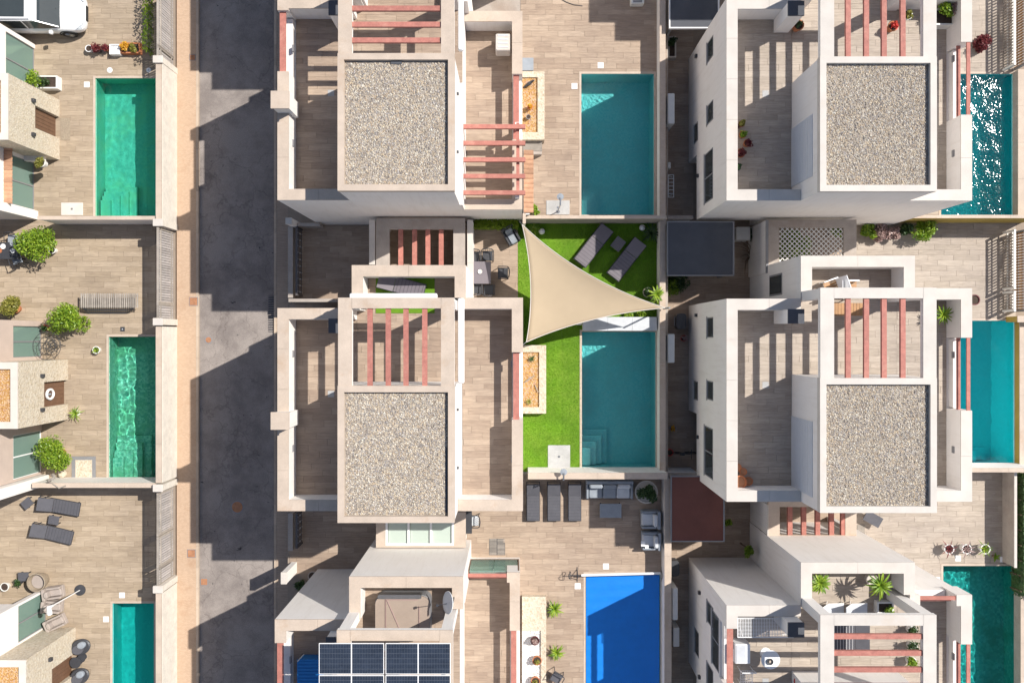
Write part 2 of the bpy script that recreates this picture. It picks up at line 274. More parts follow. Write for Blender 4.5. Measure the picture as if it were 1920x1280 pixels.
class MB:
    def __init__(self): self.v = []; self.f = []
    def add(self, vs, fs):
        n = len(self.v); self.v += [tuple(p) for p in vs]; self.f += [tuple(i + n for i in f) for f in fs]; return self
    def box(self, x0, y0, z0, x1, y1, z1):
        if x0 > x1: x0, x1 = x1, x0
        if y0 > y1: y0, y1 = y1, y0
        return self.add([(x0,y0,z0),(x1,y0,z0),(x1,y1,z0),(x0,y1,z0),(x0,y0,z1),(x1,y0,z1),(x1,y1,z1),(x0,y1,z1)],
                 [(0,3,2,1),(4,5,6,7),(0,1,5,4),(1,2,6,5),(2,3,7,6),(3,0,4,7)])
    def cbox(self, x, y, z, sx, sy, sz): return self.box(x-sx/2, y-sy/2, z, x+sx/2, y+sy/2, z+sz)
    def bbox(self, x0, y0, z0, x1, y1, z1, b=0.03):       # box with chamfered top edge and corners
        if x0 > x1: x0, x1 = x1, x0
        if y0 > y1: y0, y1 = y1, y0
        def ring(i, z): return [(x0+i+b,y0+i,z),(x1-i-b,y0+i,z),(x1-i,y0+i+b,z),(x1-i,y1-i-b,z),(x1-i-b,y1-i,z),(x0+i+b,y1-i,z),(x0+i,y1-i-b,z),(x0+i,y0+i+b,z)]
        vs = ring(0, z0) + ring(0, z1-b) + ring(b*.7, z1); fs = [tuple(range(7,-1,-1)), tuple(range(16,24))]
        for k in (0, 8):
            for i in range(8): j = (i+1) % 8; fs.append((k+i, k+j, k+8+j, k+8+i))
        return self.add(vs, fs)
    def lathe(self, x, y, prof, n=16, cap=True):
        vs = []
        for r, z in prof:
            for i in range(n): a = 2*math.pi*i/n; vs.append((x + r*math.cos(a), y + r*math.sin(a), z))
        fs = []
        for k in range(len(prof)-1):
            for i in range(n): j = (i+1) % n; fs.append((k*n+i, k*n+j, (k+1)*n+j, (k+1)*n+i))
        if cap: fs.append(tuple(range(n-1,-1,-1))); fs.append(tuple((len(prof)-1)*n + i for i in range(n)))
        return self.add(vs, fs)
    def cyl(self, x, y, z0, z1, r, n=14): return self.lathe(x, y, [(r, z0), (r, z1)], n)
    def tube(self, pts, r, n=6):
        pts = [Vector(p) for p in pts]; vs = []; fs = []
        for k, p in enumerate(pts):
            d = (pts[min(k+1, len(pts)-1)] - pts[max(k-1, 0)]).normalized()
            a = d.cross(Vector((0,0,1)));
            if a.length < 1e-3: a = d.cross(Vector((0,1,0)))
            a.normalize(); c = d.cross(a)
            rr = r[k] if isinstance(r, (list, tuple)) else r
            for i in range(n): t = 2*math.pi*i/n; vs.append(p + a*math.cos(t)*rr + c*math.sin(t)*rr)
        for k in range(len(pts)-1):
            for i in range(n): j = (i+1) % n; fs.append((k*n+i, k*n+j, (k+1)*n+j, (k+1)*n+i))
        fs.append(tuple(range(n-1,-1,-1))); fs.append(tuple((len(pts)-1)*n+i for i in range(n)))
        return self.add(vs, fs)
    def prism(self, poly, z0, z1):
        n = len(poly)
        return self.add([(x,y,z0) for x,y in poly] + [(x,y,z1) for x,y in poly],
             [tuple(range(n-1,-1,-1)), tuple(range(n,2*n))] + [(i,(i+1)%n,n+(i+1)%n,n+i) for i in range(n)])
    def slab(self, p0, p1, w, t):                         # tilted board from p0 to p1, width w across (horizontal), thickness t
        p0 = Vector(p0); p1 = Vector(p1); d = (p1-p0).normalized(); s = d.cross(Vector((0,0,1))).normalized()*w/2; u = s.cross(d).normalized()*t
        if u.z < 0: u = -u
        vs = [p0-s, p1-s, p1+s, p0+s, p0-s+u, p1-s+u, p1+s+u, p0+s+u]
        return self.add(vs, [(0,3,2,1),(4,5,6,7),(0,1,5,4),(1,2,6,5),(2,3,7,6),(3,0,4,7)])
    def mesh(self, name, mat, smooth=False):
        me = bpy.data.meshes.new(name); me.from_pydata(self.v, [], self.f)
        me.materials.append(mat)
        import bmesh
        bm = bmesh.new(); bm.from_mesh(me); bmesh.ops.recalc_face_normals(bm, faces=bm.faces); bm.to_mesh(me); bm.free()
        if smooth:
            for p in me.polygons: p.use_smooth = True
        me.update(); return me
    def build(self, name, mat, parent=None, smooth=False, local=False):
        if parent is not None and not local:
            off = wloc(parent); self.v = [(x-off[0], y-off[1], z-off[2]) for x, y, z in self.v]
        o = bpy.data.objects.new(name, self.mesh(name, mat, smooth)); COL.objects.link(o)
        if parent is not None: o.parent = parent
        else: REG.append((o, LV))
        return o
def wloc(o):
    l = Vector(o.location)
    while o.parent is not None: o = o.parent; l += Vector(o.location)
    return l
def tag(o, label=None, cat=None, group=None, kind=None):
    if label: o['label'] = label
    if cat: o['category'] = cat
    if group: o['group'] = group
    if kind: o['kind'] = kind
    return o
def thing(name, label, cat, loc=(0,0,0), rz=0, group=None):
    o = bpy.data.objects.new(name, None); COL.objects.link(o); o.location = loc; o.rotation_euler = (0,0,rz); o.empty_display_size = 0.2; REG.append((o, LV))
    return tag(o, label, cat, group)
def struct(o, label=None): return tag(o, label, kind='structure')
def kids(o): return [c for c in COL.objects if c.parent == o]
def copy_tree(o, loc=None, rz=None, label=None, parent=None, tree=None):
    if tree is None:
        tree = {}
        for c in COL.objects:
            if c.parent: tree.setdefault(c.parent.name, []).append(c)
    c = o.copy(); COL.objects.link(c)
    if parent is not None: c.parent = parent
    else: REG.append((c, LV))
    if loc is not None: c.location = loc
    if rz is not None: c.rotation_euler = (0, 0, rz)
    if label: c['label'] = label
    for ch in tree.get(o.name, []): copy_tree(ch, parent=c, tree=tree)
    return c
PROTO = {}
def place(kind, maker, x, y, z, rz, label, cat, group=None, scale=1.0):
    """first call builds the thing with its parts in local coordinates, later ones copy thing and parts"""
    if kind not in PROTO:
        o = thing(kind_name(kind), label, cat, (x, y, z), rz, group); maker(o); PROTO[kind] = o
    else:
        o = copy_tree(PROTO[kind], (x, y, z), rz, label)
        if group: o['group'] = group
        elif 'group' in o: del o['group']
    o.scale = (scale,)*3
    return o
def kind_name(k): return k.split(':')[0]

def subtract(rect, holes):
    out = [rect]
    for hx0, hy0, hx1, hy1 in holes:
        nxt = []
        for x0, y0, x1, y1 in out:
            ix0, iy0, ix1, iy1 = max(x0,hx0), max(y0,hy0), min(x1,hx1), min(y1,hy1)
            if ix0 >= ix1 or iy0 >= iy1: nxt.append((x0,y0,x1,y1)); continue
            if y0 < iy0: nxt.append((x0,y0,x1,iy0))
            if iy1 < y1: nxt.append((x0,iy1,x1,y1))
            if x0 < ix0: nxt.append((x0,iy0,ix0,iy1))
            if ix1 < x1: nxt.append((ix1,iy0,x1,iy1))
        out = nxt
    return out
PC = {}
def planks(parent, rects, z, mat, holes=(), L=1.2, D=0.245, vertical=False, seed=0, name='plank'):
    off = wloc(parent); rnd = random.Random(seed)
    for x0, y0, x1, y1 in rects:
        y = y0; row = 0
        while y < y1 - 0.03:
            ye = min(y + D, y1); x = x0 - L * ((row * 0.37) % 1.0)
            while x < x1 - 0.03:
                xe = x + L; a, b = max(x, x0), min(xe, x1)
                if b - a > 0.05:
                    for q in subtract((a, y, b, ye), holes):
                        w, d = q[2]-q[0]-0.007, q[3]-q[1]-0.007
                        if w < 0.04 or d < 0.03: continue
                        key = (round(w, 2), round(d, 2), mat.name)
                        if key not in PC:
                            PC[key] = MB().box(-key[0]/2, -key[1]/2, 0.002, key[0]/2, key[1]/2, 0.016).mesh('plank', mat)
                        o = bpy.data.objects.new(name, PC[key]); o.parent = parent
                        o.location = ((q[0]+q[2])/2 - off[0], (q[1]+q[3])/2 - off[1], z - off[2] + rnd.uniform(0, 0.002)); COL.objects.link(o)
                x = xe
            y = ye; row += 1

# ------------------------------------------------------------------ ground, road, pavements
ZR = -1.0
LEFT, GARDEN = -1.0, 1.2
struct(MB().add([(-900,-900,-3),(900,-900,-3),(900,900,-3),(-900,900,-3)], [(0,1,2,3)]).build('ground', m_fill))
YB, YT = -21.0, 21.0
xr0, xr1 = WX(374, ZR), WX(515, ZR)
xw0 = -16.21
struct(MB().box(xr0, -60, -2.9, xr1, 60, ZR).build('road', m_asph))
walk1 = struct(MB().box(xw0, -60, -2.9, xr0-0.12, 60, ZR+0.12).build('pavement', m_walk))
walk2 = struct(MB().box(xr1+0.12, -60, -2.9, -10.66, 60, ZR+0.12).build('pavement', m_pl_c))
ks = MB().box(-0.058, -0.495, -0.3, 0.058, 0.495, 0.13).mesh('kerb_stone', m_kerb)
for par, xk in ((walk1, xr0-0.06), (walk2, xr1+0.06)):
    for i in range(40):
        o = bpy.data.objects.new('kerb_stone', ks); o.parent = par; o.location = (xk, -19.5 + i, ZR + random.uniform(-.004, .004)); COL.objects.link(o)

# pools: photo rectangle at water level (x0,y0,x1,y1), basin tile, water, steps on the SW
PG = {'A': (179,147,297,405), 'B': (204,631,298,903), 'C': (211,1130,289,1400),
      'D': (1090,139,1226,403), 'E': (1091,622,1229,876), 'F': (1098,1076,1238,1400),
      'G': (1764,139,1899,403), 'I': (1766,601,1902,873), 'J': (1768,1060,1906,1400)}
PR = {}
for k, v in PG.items():
    LV = {'A': LEFT, 'B': LEFT, 'C': LEFT, 'D': GARDEN, 'E': GARDEN, 'F': GARDEN}.get(k, 0.0)
    PR[k] = (WX(v[0]), WY(v[3]), WX(v[2]), WY(v[1]))
LV = 0.0
holes = list(PR.values())
# filled plots, left and right of the street, cut out round the basins
mb = MB()
for q in subtract((-60, -60, -16.3, 60), [h for h in holes if h[0] < -10]): mb.box(q[0], q[1], -2.95, q[2], q[3], LEFT-0.001)
struct(mb.build('plot_ground', m_grout))
mb = MB()
for q in subtract((-10.66, -60, 60, 60), [h for h in holes if h[0] > 0]): mb.box(q[0], q[1], -2.95, q[2], q[3], -0.001)
struct(mb.build('plot_ground', m_grout))
mb = MB()
for q in subtract((-2.45, -24, 6.95, 24), [h for h in holes if 0 < h[0] < 7]): mb.box(q[0], q[1], -0.0005, q[2], q[3], GARDEN-0.001)
struct(mb.build('garden_terrace', m_gutter))

def pr(x0, y0, x1, y1, z=0): return (WX(x0,z), WY(y1,z), WX(x1,z), WY(y0,z))
def deck(rects, mat, excl=(), seed=0, label=None):
    rs = [pr(*r) for r in rects]; base = MB()
    hs = holes + [pr(*e) for e in excl]
    for r in rs:
        for q in subtract(r, hs): base.add([(q[0],q[1],0.001),(q[2],q[1],0.001),(q[2],q[3],0.001),(q[0],q[3],0.001)], [(0,1,2,3)])
    o = struct(base.build('paved_terrace', m_grout), label)
    planks(o, rs, 0.0, mat, hs, seed=seed)
    return o
LV = LEFT
deck([(-130,-40,292,418)], m_pl_l, seed=1)
deck([(-130,418,292,902)], m_pl_l, seed=2)
deck([(-130,902,292,1330)], m_pl_l, seed=3)
LV = GARDEN
deck([(976,-40,1250,412)], m_pl_c, seed=4)
deck([(878,412,971,600)], m_pl_c, seed=5)
deck([(868,888,1256,1330)], m_pl_c, seed=6)
LV = 0.0
deck([(543,424,878,590)], m_pl_c, seed=7)
deck([(543,900,868,1075)], m_pl_c, seed=8)
deck([(1586,-40,1904,412)], m_pl_r, seed=9)
deck([(1586,412,1904,880)], m_pl_r, seed=10)
deck([(1586,880,1880,1330)], m_pl_r, seed=11)
deck([(1250,-40,1300,412)], m_pl_c, seed=12)
deck([(1250,412,1586,600),(1250,600,1300,880)], m_pl_c, seed=13)
deck([(1256,880,1586,1060),(1256,1060,1300,1330)], m_pl_c, seed=14)
deck([(700,-60,976,20)], m_pl_c, seed=15)
deck([(1300,-60,1586,30)], m_pl_r, seed=16)
# lawn
LV = GARDEN
lawn_r = [pr(971,418,1090,884), pr(1090,418,1243,622)]
mb = MB()
for q in lawn_r:
    x = q[0]
    while x < q[2]-.01: xe = min(x+1.0, q[2]); mb.box(x+.002, q[1], 0.003, xe-.002, q[3], 0.02); x = xe
lawn = tag(mb.build('lawn', m_turf), 'bright green artificial turf round the pool under the sail', 'turf', kind='stuff')
def blades(rects, n, z, hgt, name='grass', label=None):
    mb = MB(); A = [(r[2]-r[0])*(r[3]-r[1]) for r in rects]; T = sum(A)
    for r, a in zip(rects, A):
        for _ in range(int(n*a/T)):
            x = random.uniform(r[0], r[2]); y = random.uniform(r[1], r[3]); t = random.uniform(0, 6.28); w = .012; l = random.uniform(.5, 1)*hgt
            mb.v += [(x-w*math.cos(t), y-w*math.sin(t), z), (x+w*math.cos(t), y+w*math.sin(t), z), (x+random.uniform(-.03,.03), y+random.uniform(-.03,.03), z+l)]
            k = len(mb.v); mb.f.append((k-3,k-2,k-1))
    me = bpy.data.meshes.new(name); me.from_pydata(mb.v, [], mb.f); me.materials.append(m_blade)
    o = bpy.data.objects.new(name, me); COL.objects.link(o); REG.append((o, LV)); return tag(o, label, 'grass', kind='stuff')
blades(lawn_r, 60000, 0.02, 0.035, 'grass', 'short fibres of the bright green turf')

LV = 0.0
# ------------------------------------------------------------------ pools
t_em = tile_mat('emerald_mosaic', (0.22, 0.58, 0.46), (0.30, 0.68, 0.54), (0.34, 0.64, 0.42), 12)
t_gr = tile_mat('green_stone_mosaic', (0.16, 0.44, 0.33), (0.55, 0.74, 0.62), (0.26, 0.50, 0.32), 12)
t_tq = tile_mat('turquoise_mosaic', (0.16, 0.68, 0.66), (0.22, 0.76, 0.74), (0.18, 0.70, 0.68), 12)
t_te = tile_mat('teal_mosaic', (0.28, 0.76, 0.76), (0.40, 0.84, 0.82), (0.34, 0.74, 0.72), 14)
t_bl = tile_mat('aqua_mosaic', (0.22, 0.76, 0.80), (0.28, 0.82, 0.86), (0.24, 0.78, 0.82), 10)
t_dk = tile_mat('dark_green_mosaic', (0.14, 0.42, 0.40), (0.34, 0.66, 0.60), (0.16, 0.38, 0.30), 9)
w_te = water_mat('teal_water', (0.05, 0.74, 0.76), 0.36, 0.7, 7.0)
w_em = water_mat('emerald_water', (0.12, 0.72, 0.60), 0.45, 0.3, 2.0)
w_bl = water_mat('aqua_water', (0.03, 0.74, 0.76), 0.36, 0.5, 4.0)
w_gl = water_mat('glittering_aqua_water', (0.03, 0.74, 0.76), 0.36, 1.0, 9.0, 1.0)
w_ca = caustic_water('emerald_caustic_water', (0.46, 0.88, 0.84)); w_cb = caustic_water('green_caustic_water', (0.56, 0.92, 0.86))
w_cc = caustic_water('turquoise_caustic_water', (0.22, 0.74, 0.72)); w_cg = caustic_water('aqua_caustic_water', (0.11, 0.76, 0.76), .09); w_cj = caustic_water('deep_caustic_water', (0.28, 0.78, 0.78))
w_dk = water_mat('deep_green_water', (0.10, 0.62, 0.62), 0.6, 0.5, 4.0)
def pool(k, label, tmat, wmat, depth=1.35, steps=None, water=True, step=.05, waves=((.02, 2.4), (.009, 5.2))):
    global LV
    LV = {'A': LEFT, 'B': LEFT, 'C': LEFT, 'D': GARDEN, 'E': GARDEN, 'F': GARDEN}.get(k, 0.0)
    x0, y0, x1, y1 = PR[k]; t = thing('swimming_pool', label, 'swimming pool', ((x0+x1)/2, (y0+y1)/2, -0.1))
    zb = -depth; mb = MB()
    i_ = .006; bx0, by0, bx1, by1 = x0+i_, y0+i_, x1-i_, y1-i_
    mb.add([(bx0,by0,zb),(bx1,by0,zb),(bx1,by1,zb),(bx0,by1,zb),(bx0,by0,.001),(bx1,by0,.001),(bx1,by1,.001),(bx0,by1,.001)], [(0,1,2,3),(0,4,5,1),(1,5,6,2),(2,6,7,3),(3,7,4,0)])
    me = mb
    o = me.build('basin', tmat, t)
    rim = MB(); e = 0.10
    for q in subtract((x0-e, y0-e, x1+e, y1+e), [(x0, y0, x1, y1)]): rim.box(q[0], q[1], 0.002, q[2], q[3], 0.03)
    rim.build('rim', m_cope, t)
    if steps:
        for q in steps:
            a = pr(*q[:4]); MB().box(a[0], a[1], zb, a[2], a[3], q[4]).build('step', tmat, t)
    ca = wmat.name.endswith('caustic_water')
    if ca:
        for c_ in COL.objects:
            if c_.parent == t: c_.cycles.is_caustics_receiver = True
    if water:
        if ca:
            e = .007; vs, fs = water_sheet(x0+e, y0+e, x1-e, y1-e, waves, ord(k), step); o = MB().add(vs, fs).build('water', wmat, t, smooth=True); o.cycles.is_caustics_caster = True
        else:
            b = -0.003
            MB().box(x0-b, y0-b, zb-0.02, x1+b, y1+b, -0.09).build('water', wmat, t)
    return t
def st(x0, y1, n, w, hgt, x_from=0):
    """corner steps: nested rectangles rising to the corner at (x0,y1) photo px"""
    return [(x0+1, y1-hgt+i*hgt*0.16, x0+w-i*w/(n+.4), y1-1, -1.1+i*0.24) for i in range(n)]
pool('A', 'emerald green pool with corner steps beside the stone tower with the doormat', t_em, w_ca, waves=((.012,1.6),(.004,4.0)), steps=st(182,404,4,62,58))
pool('B', 'rippling green stone-lined pool next to the tower with the oval door wreath', t_gr, w_cb, waves=((.016,3.4),(.006,8.0)), steps=st(205,902,4,66,82))
pool('C', 'narrow turquoise pool at the bottom left near the dark oval loungers', t_tq, w_cc, waves=((.010,1.5),(.004,4.0)))
pool('D', 'teal pool at the top with corner steps and a sunlit patch', t_te, w_te, steps=st(1091,402,4,34,56))
pool('E', 'teal green pool beside the bright turf and the shade sail', t_te, w_te, steps=st(1092,875,4,50,66))
pool('F', 'pool under a bright blue cover beside two yellow-green yuccas', t_te, w_te)
pool('G', 'glittering aqua pool at the top right next to the house wall', t_bl, w_cg, waves=((.012,2.6),(.0072,17.0)), step=.022)
pool('I', 'aqua pool at the right middle beside the ochre wall', t_bl, w_cg, waves=((.012,1.5),(.006,4.5)), steps=st(1800,872,3,80,24))
pool('J', 'dark green mosaic pool at the bottom right', t_dk, w_cj, waves=((.014,3.2),(.006,7.5)), depth=1.5)
sd.cycles.is_caustics_light = True
# blue cover and its roller
LV = GARDEN
x0, y0, x1, y1 = PR['F']
cv = thing('pool_cover', 'bright blue bubble cover lying over the pool with two yuccas beside it', 'pool cover', ((x0+x1)/2, (y0+y1)/2, 0))
n = 60; mb = MB(); vs = []; fs = []
for i in range(n+1):
    for j in range(9):
        vs.append((x0+0.03+(x1-x0-.06)*j/8, y1-0.05-(y1-y0-.1)*i/n, -0.06 + 0.007*math.sin(i*1.7+j*.5) + random.uniform(-.004,.004)))
for i in range(n):
    for j in range(8): a = i*9+j; fs.append((a, a+9, a+10, a+1))
mb.add(vs, fs).build('sheet', m_blue, cv, smooth=True)
rl = thing('cover_roller', 'white pool cover roller with black hand wheel on its left end', 'roller', (*W(1150,1076), 0))
MB().tube([(*W(1090,1078,.4),.4), (*W(1238,1074,.4),.4)], .055, 10).build('tube', m_wht, rl)
for px in (1082, 1240):
    MB().tube([(*W(px,1066),.02), (*W(px,1076),.42), (*W(px,1086),.02)], .02).tube([(*W(px,1062),.02), (*W(px,1090),.02)], .02).build('stand', m_dk, rl)
wx, wy = W(1068,1078,.4); ring = [(wx, wy+.17*math.cos(a), .4+.17*math.sin(a)) for a in [i*math.pi/8 for i in range(17)]]
MB().tube([(wx+.05*math.sin(i), y, z) for i, (q, y, z) in enumerate(ring)], .014).tube([(wx,wy-.17,.4),(wx,wy+.17,.4)], .01).tube([(wx,wy,.23),(wx,wy,.57)], .01).tube([(wx,wy,.4),(*W(1090,1078,.4),.4)], .018).build('hand_wheel', m_dk, rl)

LV = 0.0
# ------------------------------------------------------------------ houses of the centre and right columns
F, P_, RF = 6.2, 7.35, 9.5
def pebbles(w, d, n, seed=3):
    rnd = random.Random(seed); mb = MB()
    for _ in range(n):
        x = rnd.uniform(.03, w-.03); y = rnd.uniform(.03, d-.03)
        if mnoise.noise(Vector((x*.9, y*.9, seed))) < -.32 and rnd.random() < .45: continue
        r = rnd.uniform(.018, .042); z = rnd.uniform(-.01, .012); t = rnd.uniform(0, 3.14)
        a, b, c = r*rnd.uniform(.8, 1.3), r*rnd.uniform(.6, 1), r*rnd.uniform(.5, .8); ct, sn = math.cos(t), math.sin(t)
        pts = [(a,0,0),(0,b,0),(-a,0,0),(0,-b,0)]
        vs = [(x+p*ct-q*sn, y+p*sn+q*ct, z) for p, q, _ in pts] + [(x+rnd.uniform(-.4,.4)*a, y+rnd.uniform(-.4,.4)*b, z+c)]
        mb.add(vs, [(0,1,4),(1,2,4),(2,3,4),(3,0,4)])
    me = bpy.data.meshes.new('gravel'); me.from_pydata(mb.v, [], mb.f); me.materials.append(m_peb); return me
GRAVS = [pebbles(3.73, 4.46, 21000, s_) for s_ in (3, 8, 12)]; GN = [0]

def house(X0, Y0, label, o):
    """u to the east from the outer west face, v to the north from the south face"""
    t = thing('terrace_house', label, 'house', (X0, Y0, 0), group='flat-roofed white houses of the middle and right columns')
    cm = o.get('cope', m_cope); wm = m_white; tw = .43
    ef = o.get('east_floor', F); ep = ef + 1.15; en = o.get('en', 8.2)
    DU = [0.0]
    def B(mb, u0, v0, z0, u1, v1, z1): return mb.box(X0+u0+DU[0], Y0+v0, z0, X0+u1+DU[0], Y0+v1, z1)
    # body
    w = MB(); B(w, 0, 0, o.get('under', 0), 2.86, 7.8, F-.02); B(w, 2.86, 0, 0, 7.05, 8.1, F-.021); B(w, 2.86, 8.1, 0, 7.25, 9.45, F-.022); B(w, 7.05, 0, 0, 9.45, en-.1, ef-.02)
    if o.get('under'): B(w, 0, 2.9, 0, 2.85, 7.79, o['under'])
    w.build('wall', wm, t)
    def coping(q, zt):
        ln, along = max((q[2]-q[0], 0), (q[3]-q[1], 1)); n = max(1, round(ln/1.5))
        for i in range(n):
            a, b_ = ln*i/n, ln*(i+1)/n - (.007 if i < n-1 else 0); c = MB()
            if along: B(c, q[0], q[1]+a, zt-.055, q[2], q[1]+b_, zt)
            else: B(c, q[0]+a, q[1], zt-.055, q[0]+b_, q[3], zt)
            c.build('coping_stone', cm, t)
    # parapets with gaps for the red rails
    segs = [('W', 0, 0, tw, 7.8), ('WN', tw, 7.8-tw, 2.86, 7.8), ('WS', tw, 0, 2.86+o.get('du', 0), tw), ('RW', 2.86, 7.8, 2.86+tw, 9.45), ('RN', 2.86+tw, 9.45-tw, 7.25-tw, 9.45), ('RE', 7.25-tw, 8.2, 7.25, 9.45)]
    for tagn, u0, v0, u1, v1 in segs:
        gap = o.get('gaps', {}).get(tagn)
        cuts = [(u0, v0, u1, v1)] if not gap else subtract((u0, v0, u1, v1), [gap])
        for q in cuts:
            m = MB(); B(m, q[0], q[1], F-.02, q[2], q[3], P_-.055); m.build('parapet', wm, t)
            coping(q, P_)
    for tagn, u0, v0, u1, v1 in [('EN', 7.06, en-tw, 9.45-tw, en), ('EE', 9.45-tw, 0, 9.45, en), ('ES', 7.05+(o.get('du', 0) if ef == F else 0), 0, 9.45-tw, tw)]:
        gap = o.get('gaps', {}).get(tagn)
        cuts = [(u0, v0, u1, v1)] if not gap else subtract((u0, v0, u1, v1), [gap])
        for q in cuts:
            m = MB(); B(m, q[0], q[1], ef-.02, q[2], q[3], ep-.055); m.build('parapet', wm, t)
            coping(q, ep)
    for tagn, g in o.get('gaps', {}).items():
        f0 = ef if tagn[0] == 'E' else F; u0, v0, u1, v1 = g
        m = MB(); B(m, u0+.1, v0+.05, f0-.02, u1-.04, v1-.05, f0+.35); m.build('parapet', wm, t)
        if u1-u0 < v1-v0:
            one = o.get('one', True) or u0 < 5
            for k, dz in (((0, 1.0),) if one else ((0, .72), (1, 1.12))):
                m = MB(); a = u0 + (.05 if one else (.06, .24)[k]); B(m, a, v0, f0+dz-.06, a+(.24 if one else .14), v1, f0+dz); m.build('rail', m_red, t)
        else:
            for k, dz in ((0, .72), (1, 1.12)):
                m = MB(); a = v0 + (.06, .22)[k]; B(m, u0, a, f0+dz-.06, u1, a+.15, f0+dz); m.build('rail', m_red, t)
    # terrace floors
    rects = [(tw, tw, 2.86, 7.8-tw), (2.86, 4.85, 7.05, 8.0), (2.86+tw, 8.0, 7.25-tw, 9.45-tw)]
    if ef == F: rects.append((7.05, tw, 9.45-tw, 8.2-tw))
    rects = [(X0+a, Y0+b, X0+c, Y0+d) for a, b, c, d in rects]
    m = MB()
    for q in rects: m.add([(q[0],q[1],F),(q[2],q[1],F),(q[2],q[3],F),(q[0],q[3],F)], [(0,1,2,3)])
    fl = m.build('terrace_floor', m_grout, t); planks(fl, rects, F, o.get('plank', m_pl_c), seed=int(X0*10+Y0*7))
    if ef != F:
        q = (X0+7.05, Y0+tw, X0+9.45-tw, Y0+en-tw); m = MB().add([(q[0],q[1],ef),(q[2],q[1],ef),(q[2],q[3],ef),(q[0],q[3],ef)], [(0,1,2,3)])
        fl = m.build('terrace_floor', m_grout, t); planks(fl, [q], ef, m_pl_c, seed=5)
    # tower
    T0 = o.get('T0', 4.85); DU[0] = o.get('du', 0.0)
    m = MB(); B(m, 2.87, 0, F-.019, 7.04, T0-.01, RF-.30); m.build('tower_wall', wm, t)
    if not o.get('notower'):
        rw = .23; rim = [(2.85, 0, 2.85+rw, T0), (7.06-rw, 0, 7.06, T0), (2.85+rw, 0, 7.06-rw, rw), (2.85+rw, T0-rw, 7.06-rw, T0)]
        for q in rim: m = MB(); B(m, q[0], q[1], RF-.30, q[2], q[3], RF); m.build('roof_coping', cm, t)
        m = MB(); B(m, 2.85+rw, rw, RF-.2999, 7.06-rw, T0-rw, RF-.17); bed = m.build('roof_bed', m_pebbed, t)
        GN[0] += 1; g = bpy.data.objects.new('gravel', GRAVS[GN[0] % 3]); COL.objects.link(g); g.parent = t
        if o.get('flip'): g.rotation_euler = (0, 0, math.pi); g.location = (7.06-rw+DU[0], T0-rw, RF-.17)
        else: g.location = (2.85+rw+DU[0], rw, RF-.17)
        g['kind'] = 'stuff'
        for q in o.get('bare', ()): m = MB(); B(m, q[0], q[1], RF-.169, q[2], q[3], RF-.12); m.build('roof_membrane', m_shed, t)
    # pergola frame on posts
    fz0, fz1 = RF-.27, RF-.02
    for q in [(2.87, T0, 3.36, 8.1), (6.58, T0, 7.05, 8.1), (3.36, 7.72, 6.58, 8.1)]:
        m = MB(); B(m, q[0], q[1], fz0, q[2], q[3], fz1-.05); m.build('pergola_frame', wm, t)
        m = MB(); B(m, q[0]-.004, q[1], fz1-.05, q[2]+.004, q[3]+.004, fz1); m.build('pergola_coping', o.get('fcope', cm), t)
    for q in [(2.9, 7.72, 3.3, 8.08), (6.62, 7.72, 7.02, 8.08)]:
        m = MB(); B(m, q[0], q[1], F, q[2], q[3], fz0); m.build('post', wm, t)
    bl = MB()
    if o['beams'] == 'NS':
        proto = MB().box(-.09, 0, .07, .09, 7.72-T0, .2).mesh('beam', m_red)
        for u in o.get('bu', (3.9, 4.56, 5.2, 5.88)):
            b = bpy.data.objects.new('beam', proto); b.parent = t; b.location = (u+DU[0]*0, T0, fz1-.26); COL.objects.link(b)
    else:
        proto = MB().box(0, -.09, .07, 6.58-3.36, .09, .2).mesh('beam', m_red)
        for v in o.get('bv', (5.35, 5.98, 6.62, 7.2)):
            b = bpy.data.objects.new('beam', proto); b.parent = t; b.location = (3.36+DU[0], v, fz1-.26); COL.objects.link(b)
    # roller shutter door on the west and glazed door on the east of the tower
    n0, n1 = o.get('shutter', (.55, 3.0))
    m = MB(); B(m, 2.845, n0, F+.02, 2.872, n1, F+2.45)
    for k in range(12): B(m, 2.835, n0+.02, F+.1+k*.19, 2.846, n1-.02, F+.26+k*.19)
    m.build('shutter', m_shut, t)
    m = MB(); B(m, 7.041, .9, F+.02 if ef == F else F-1.5, 7.052, 3.2, F+2.2 if ef == F else F+.5); m.build('door', m_wht, t)
    for v in (1.7, 3.9):
        m = MB(); B(m, 7.042, v, F+1.6, 7.11, v+.08, F+1.75); m.build('wall_lamp', m_dk, t)
    DU[0] = 0.0
    for v in (2.2, 5.9):
        m = MB(); B(m, tw-.01, v, F+.45, tw+.045, v+.26, F+.6); m.build('wall_lamp', m_frame, t)
        if ef == F: m = MB(); B(m, 9.45-tw-.04, v-.4, F+.5, 9.45-tw+.01, v-.14, F+.66); m.build('wall_lamp', m_frame, t)
    if o.get('awnings'):
        for q in o['awnings']:
            m = MB(); bb = [X0+q[0], Y0+q[1], q[4], X0+q[2], Y0+q[3], q[4]+.2]; m.bbox(*bb, .04); m.build('awning_cassette', m_wht, t)
    # windows on the west wall (frame proud, dark pane inside)
    for v0, v1, z0, z1 in o.get('west_windows', ()):
        m = MB(); f = .05
        for q in [(v0, z0, v1, z0+f), (v0, z1-f, v1, z1), (v0, z0+f, v0+f, z1-f), (v1-f, z0+f, v1, z1-f)] + ([((v0+v1)/2-.03, z0+f, (v0+v1)/2+.03, z1-f)] if v1-v0 > 1.5 else []):
            B(m, -.012, q[0], q[1], .03, q[2], q[3])
        fr = m.build('window', m_frame, t); m = MB(); B(m, -.006, v0+f, z0+f, .02, v1-f, z1-f); m.build('pane', m_dglass, fr)
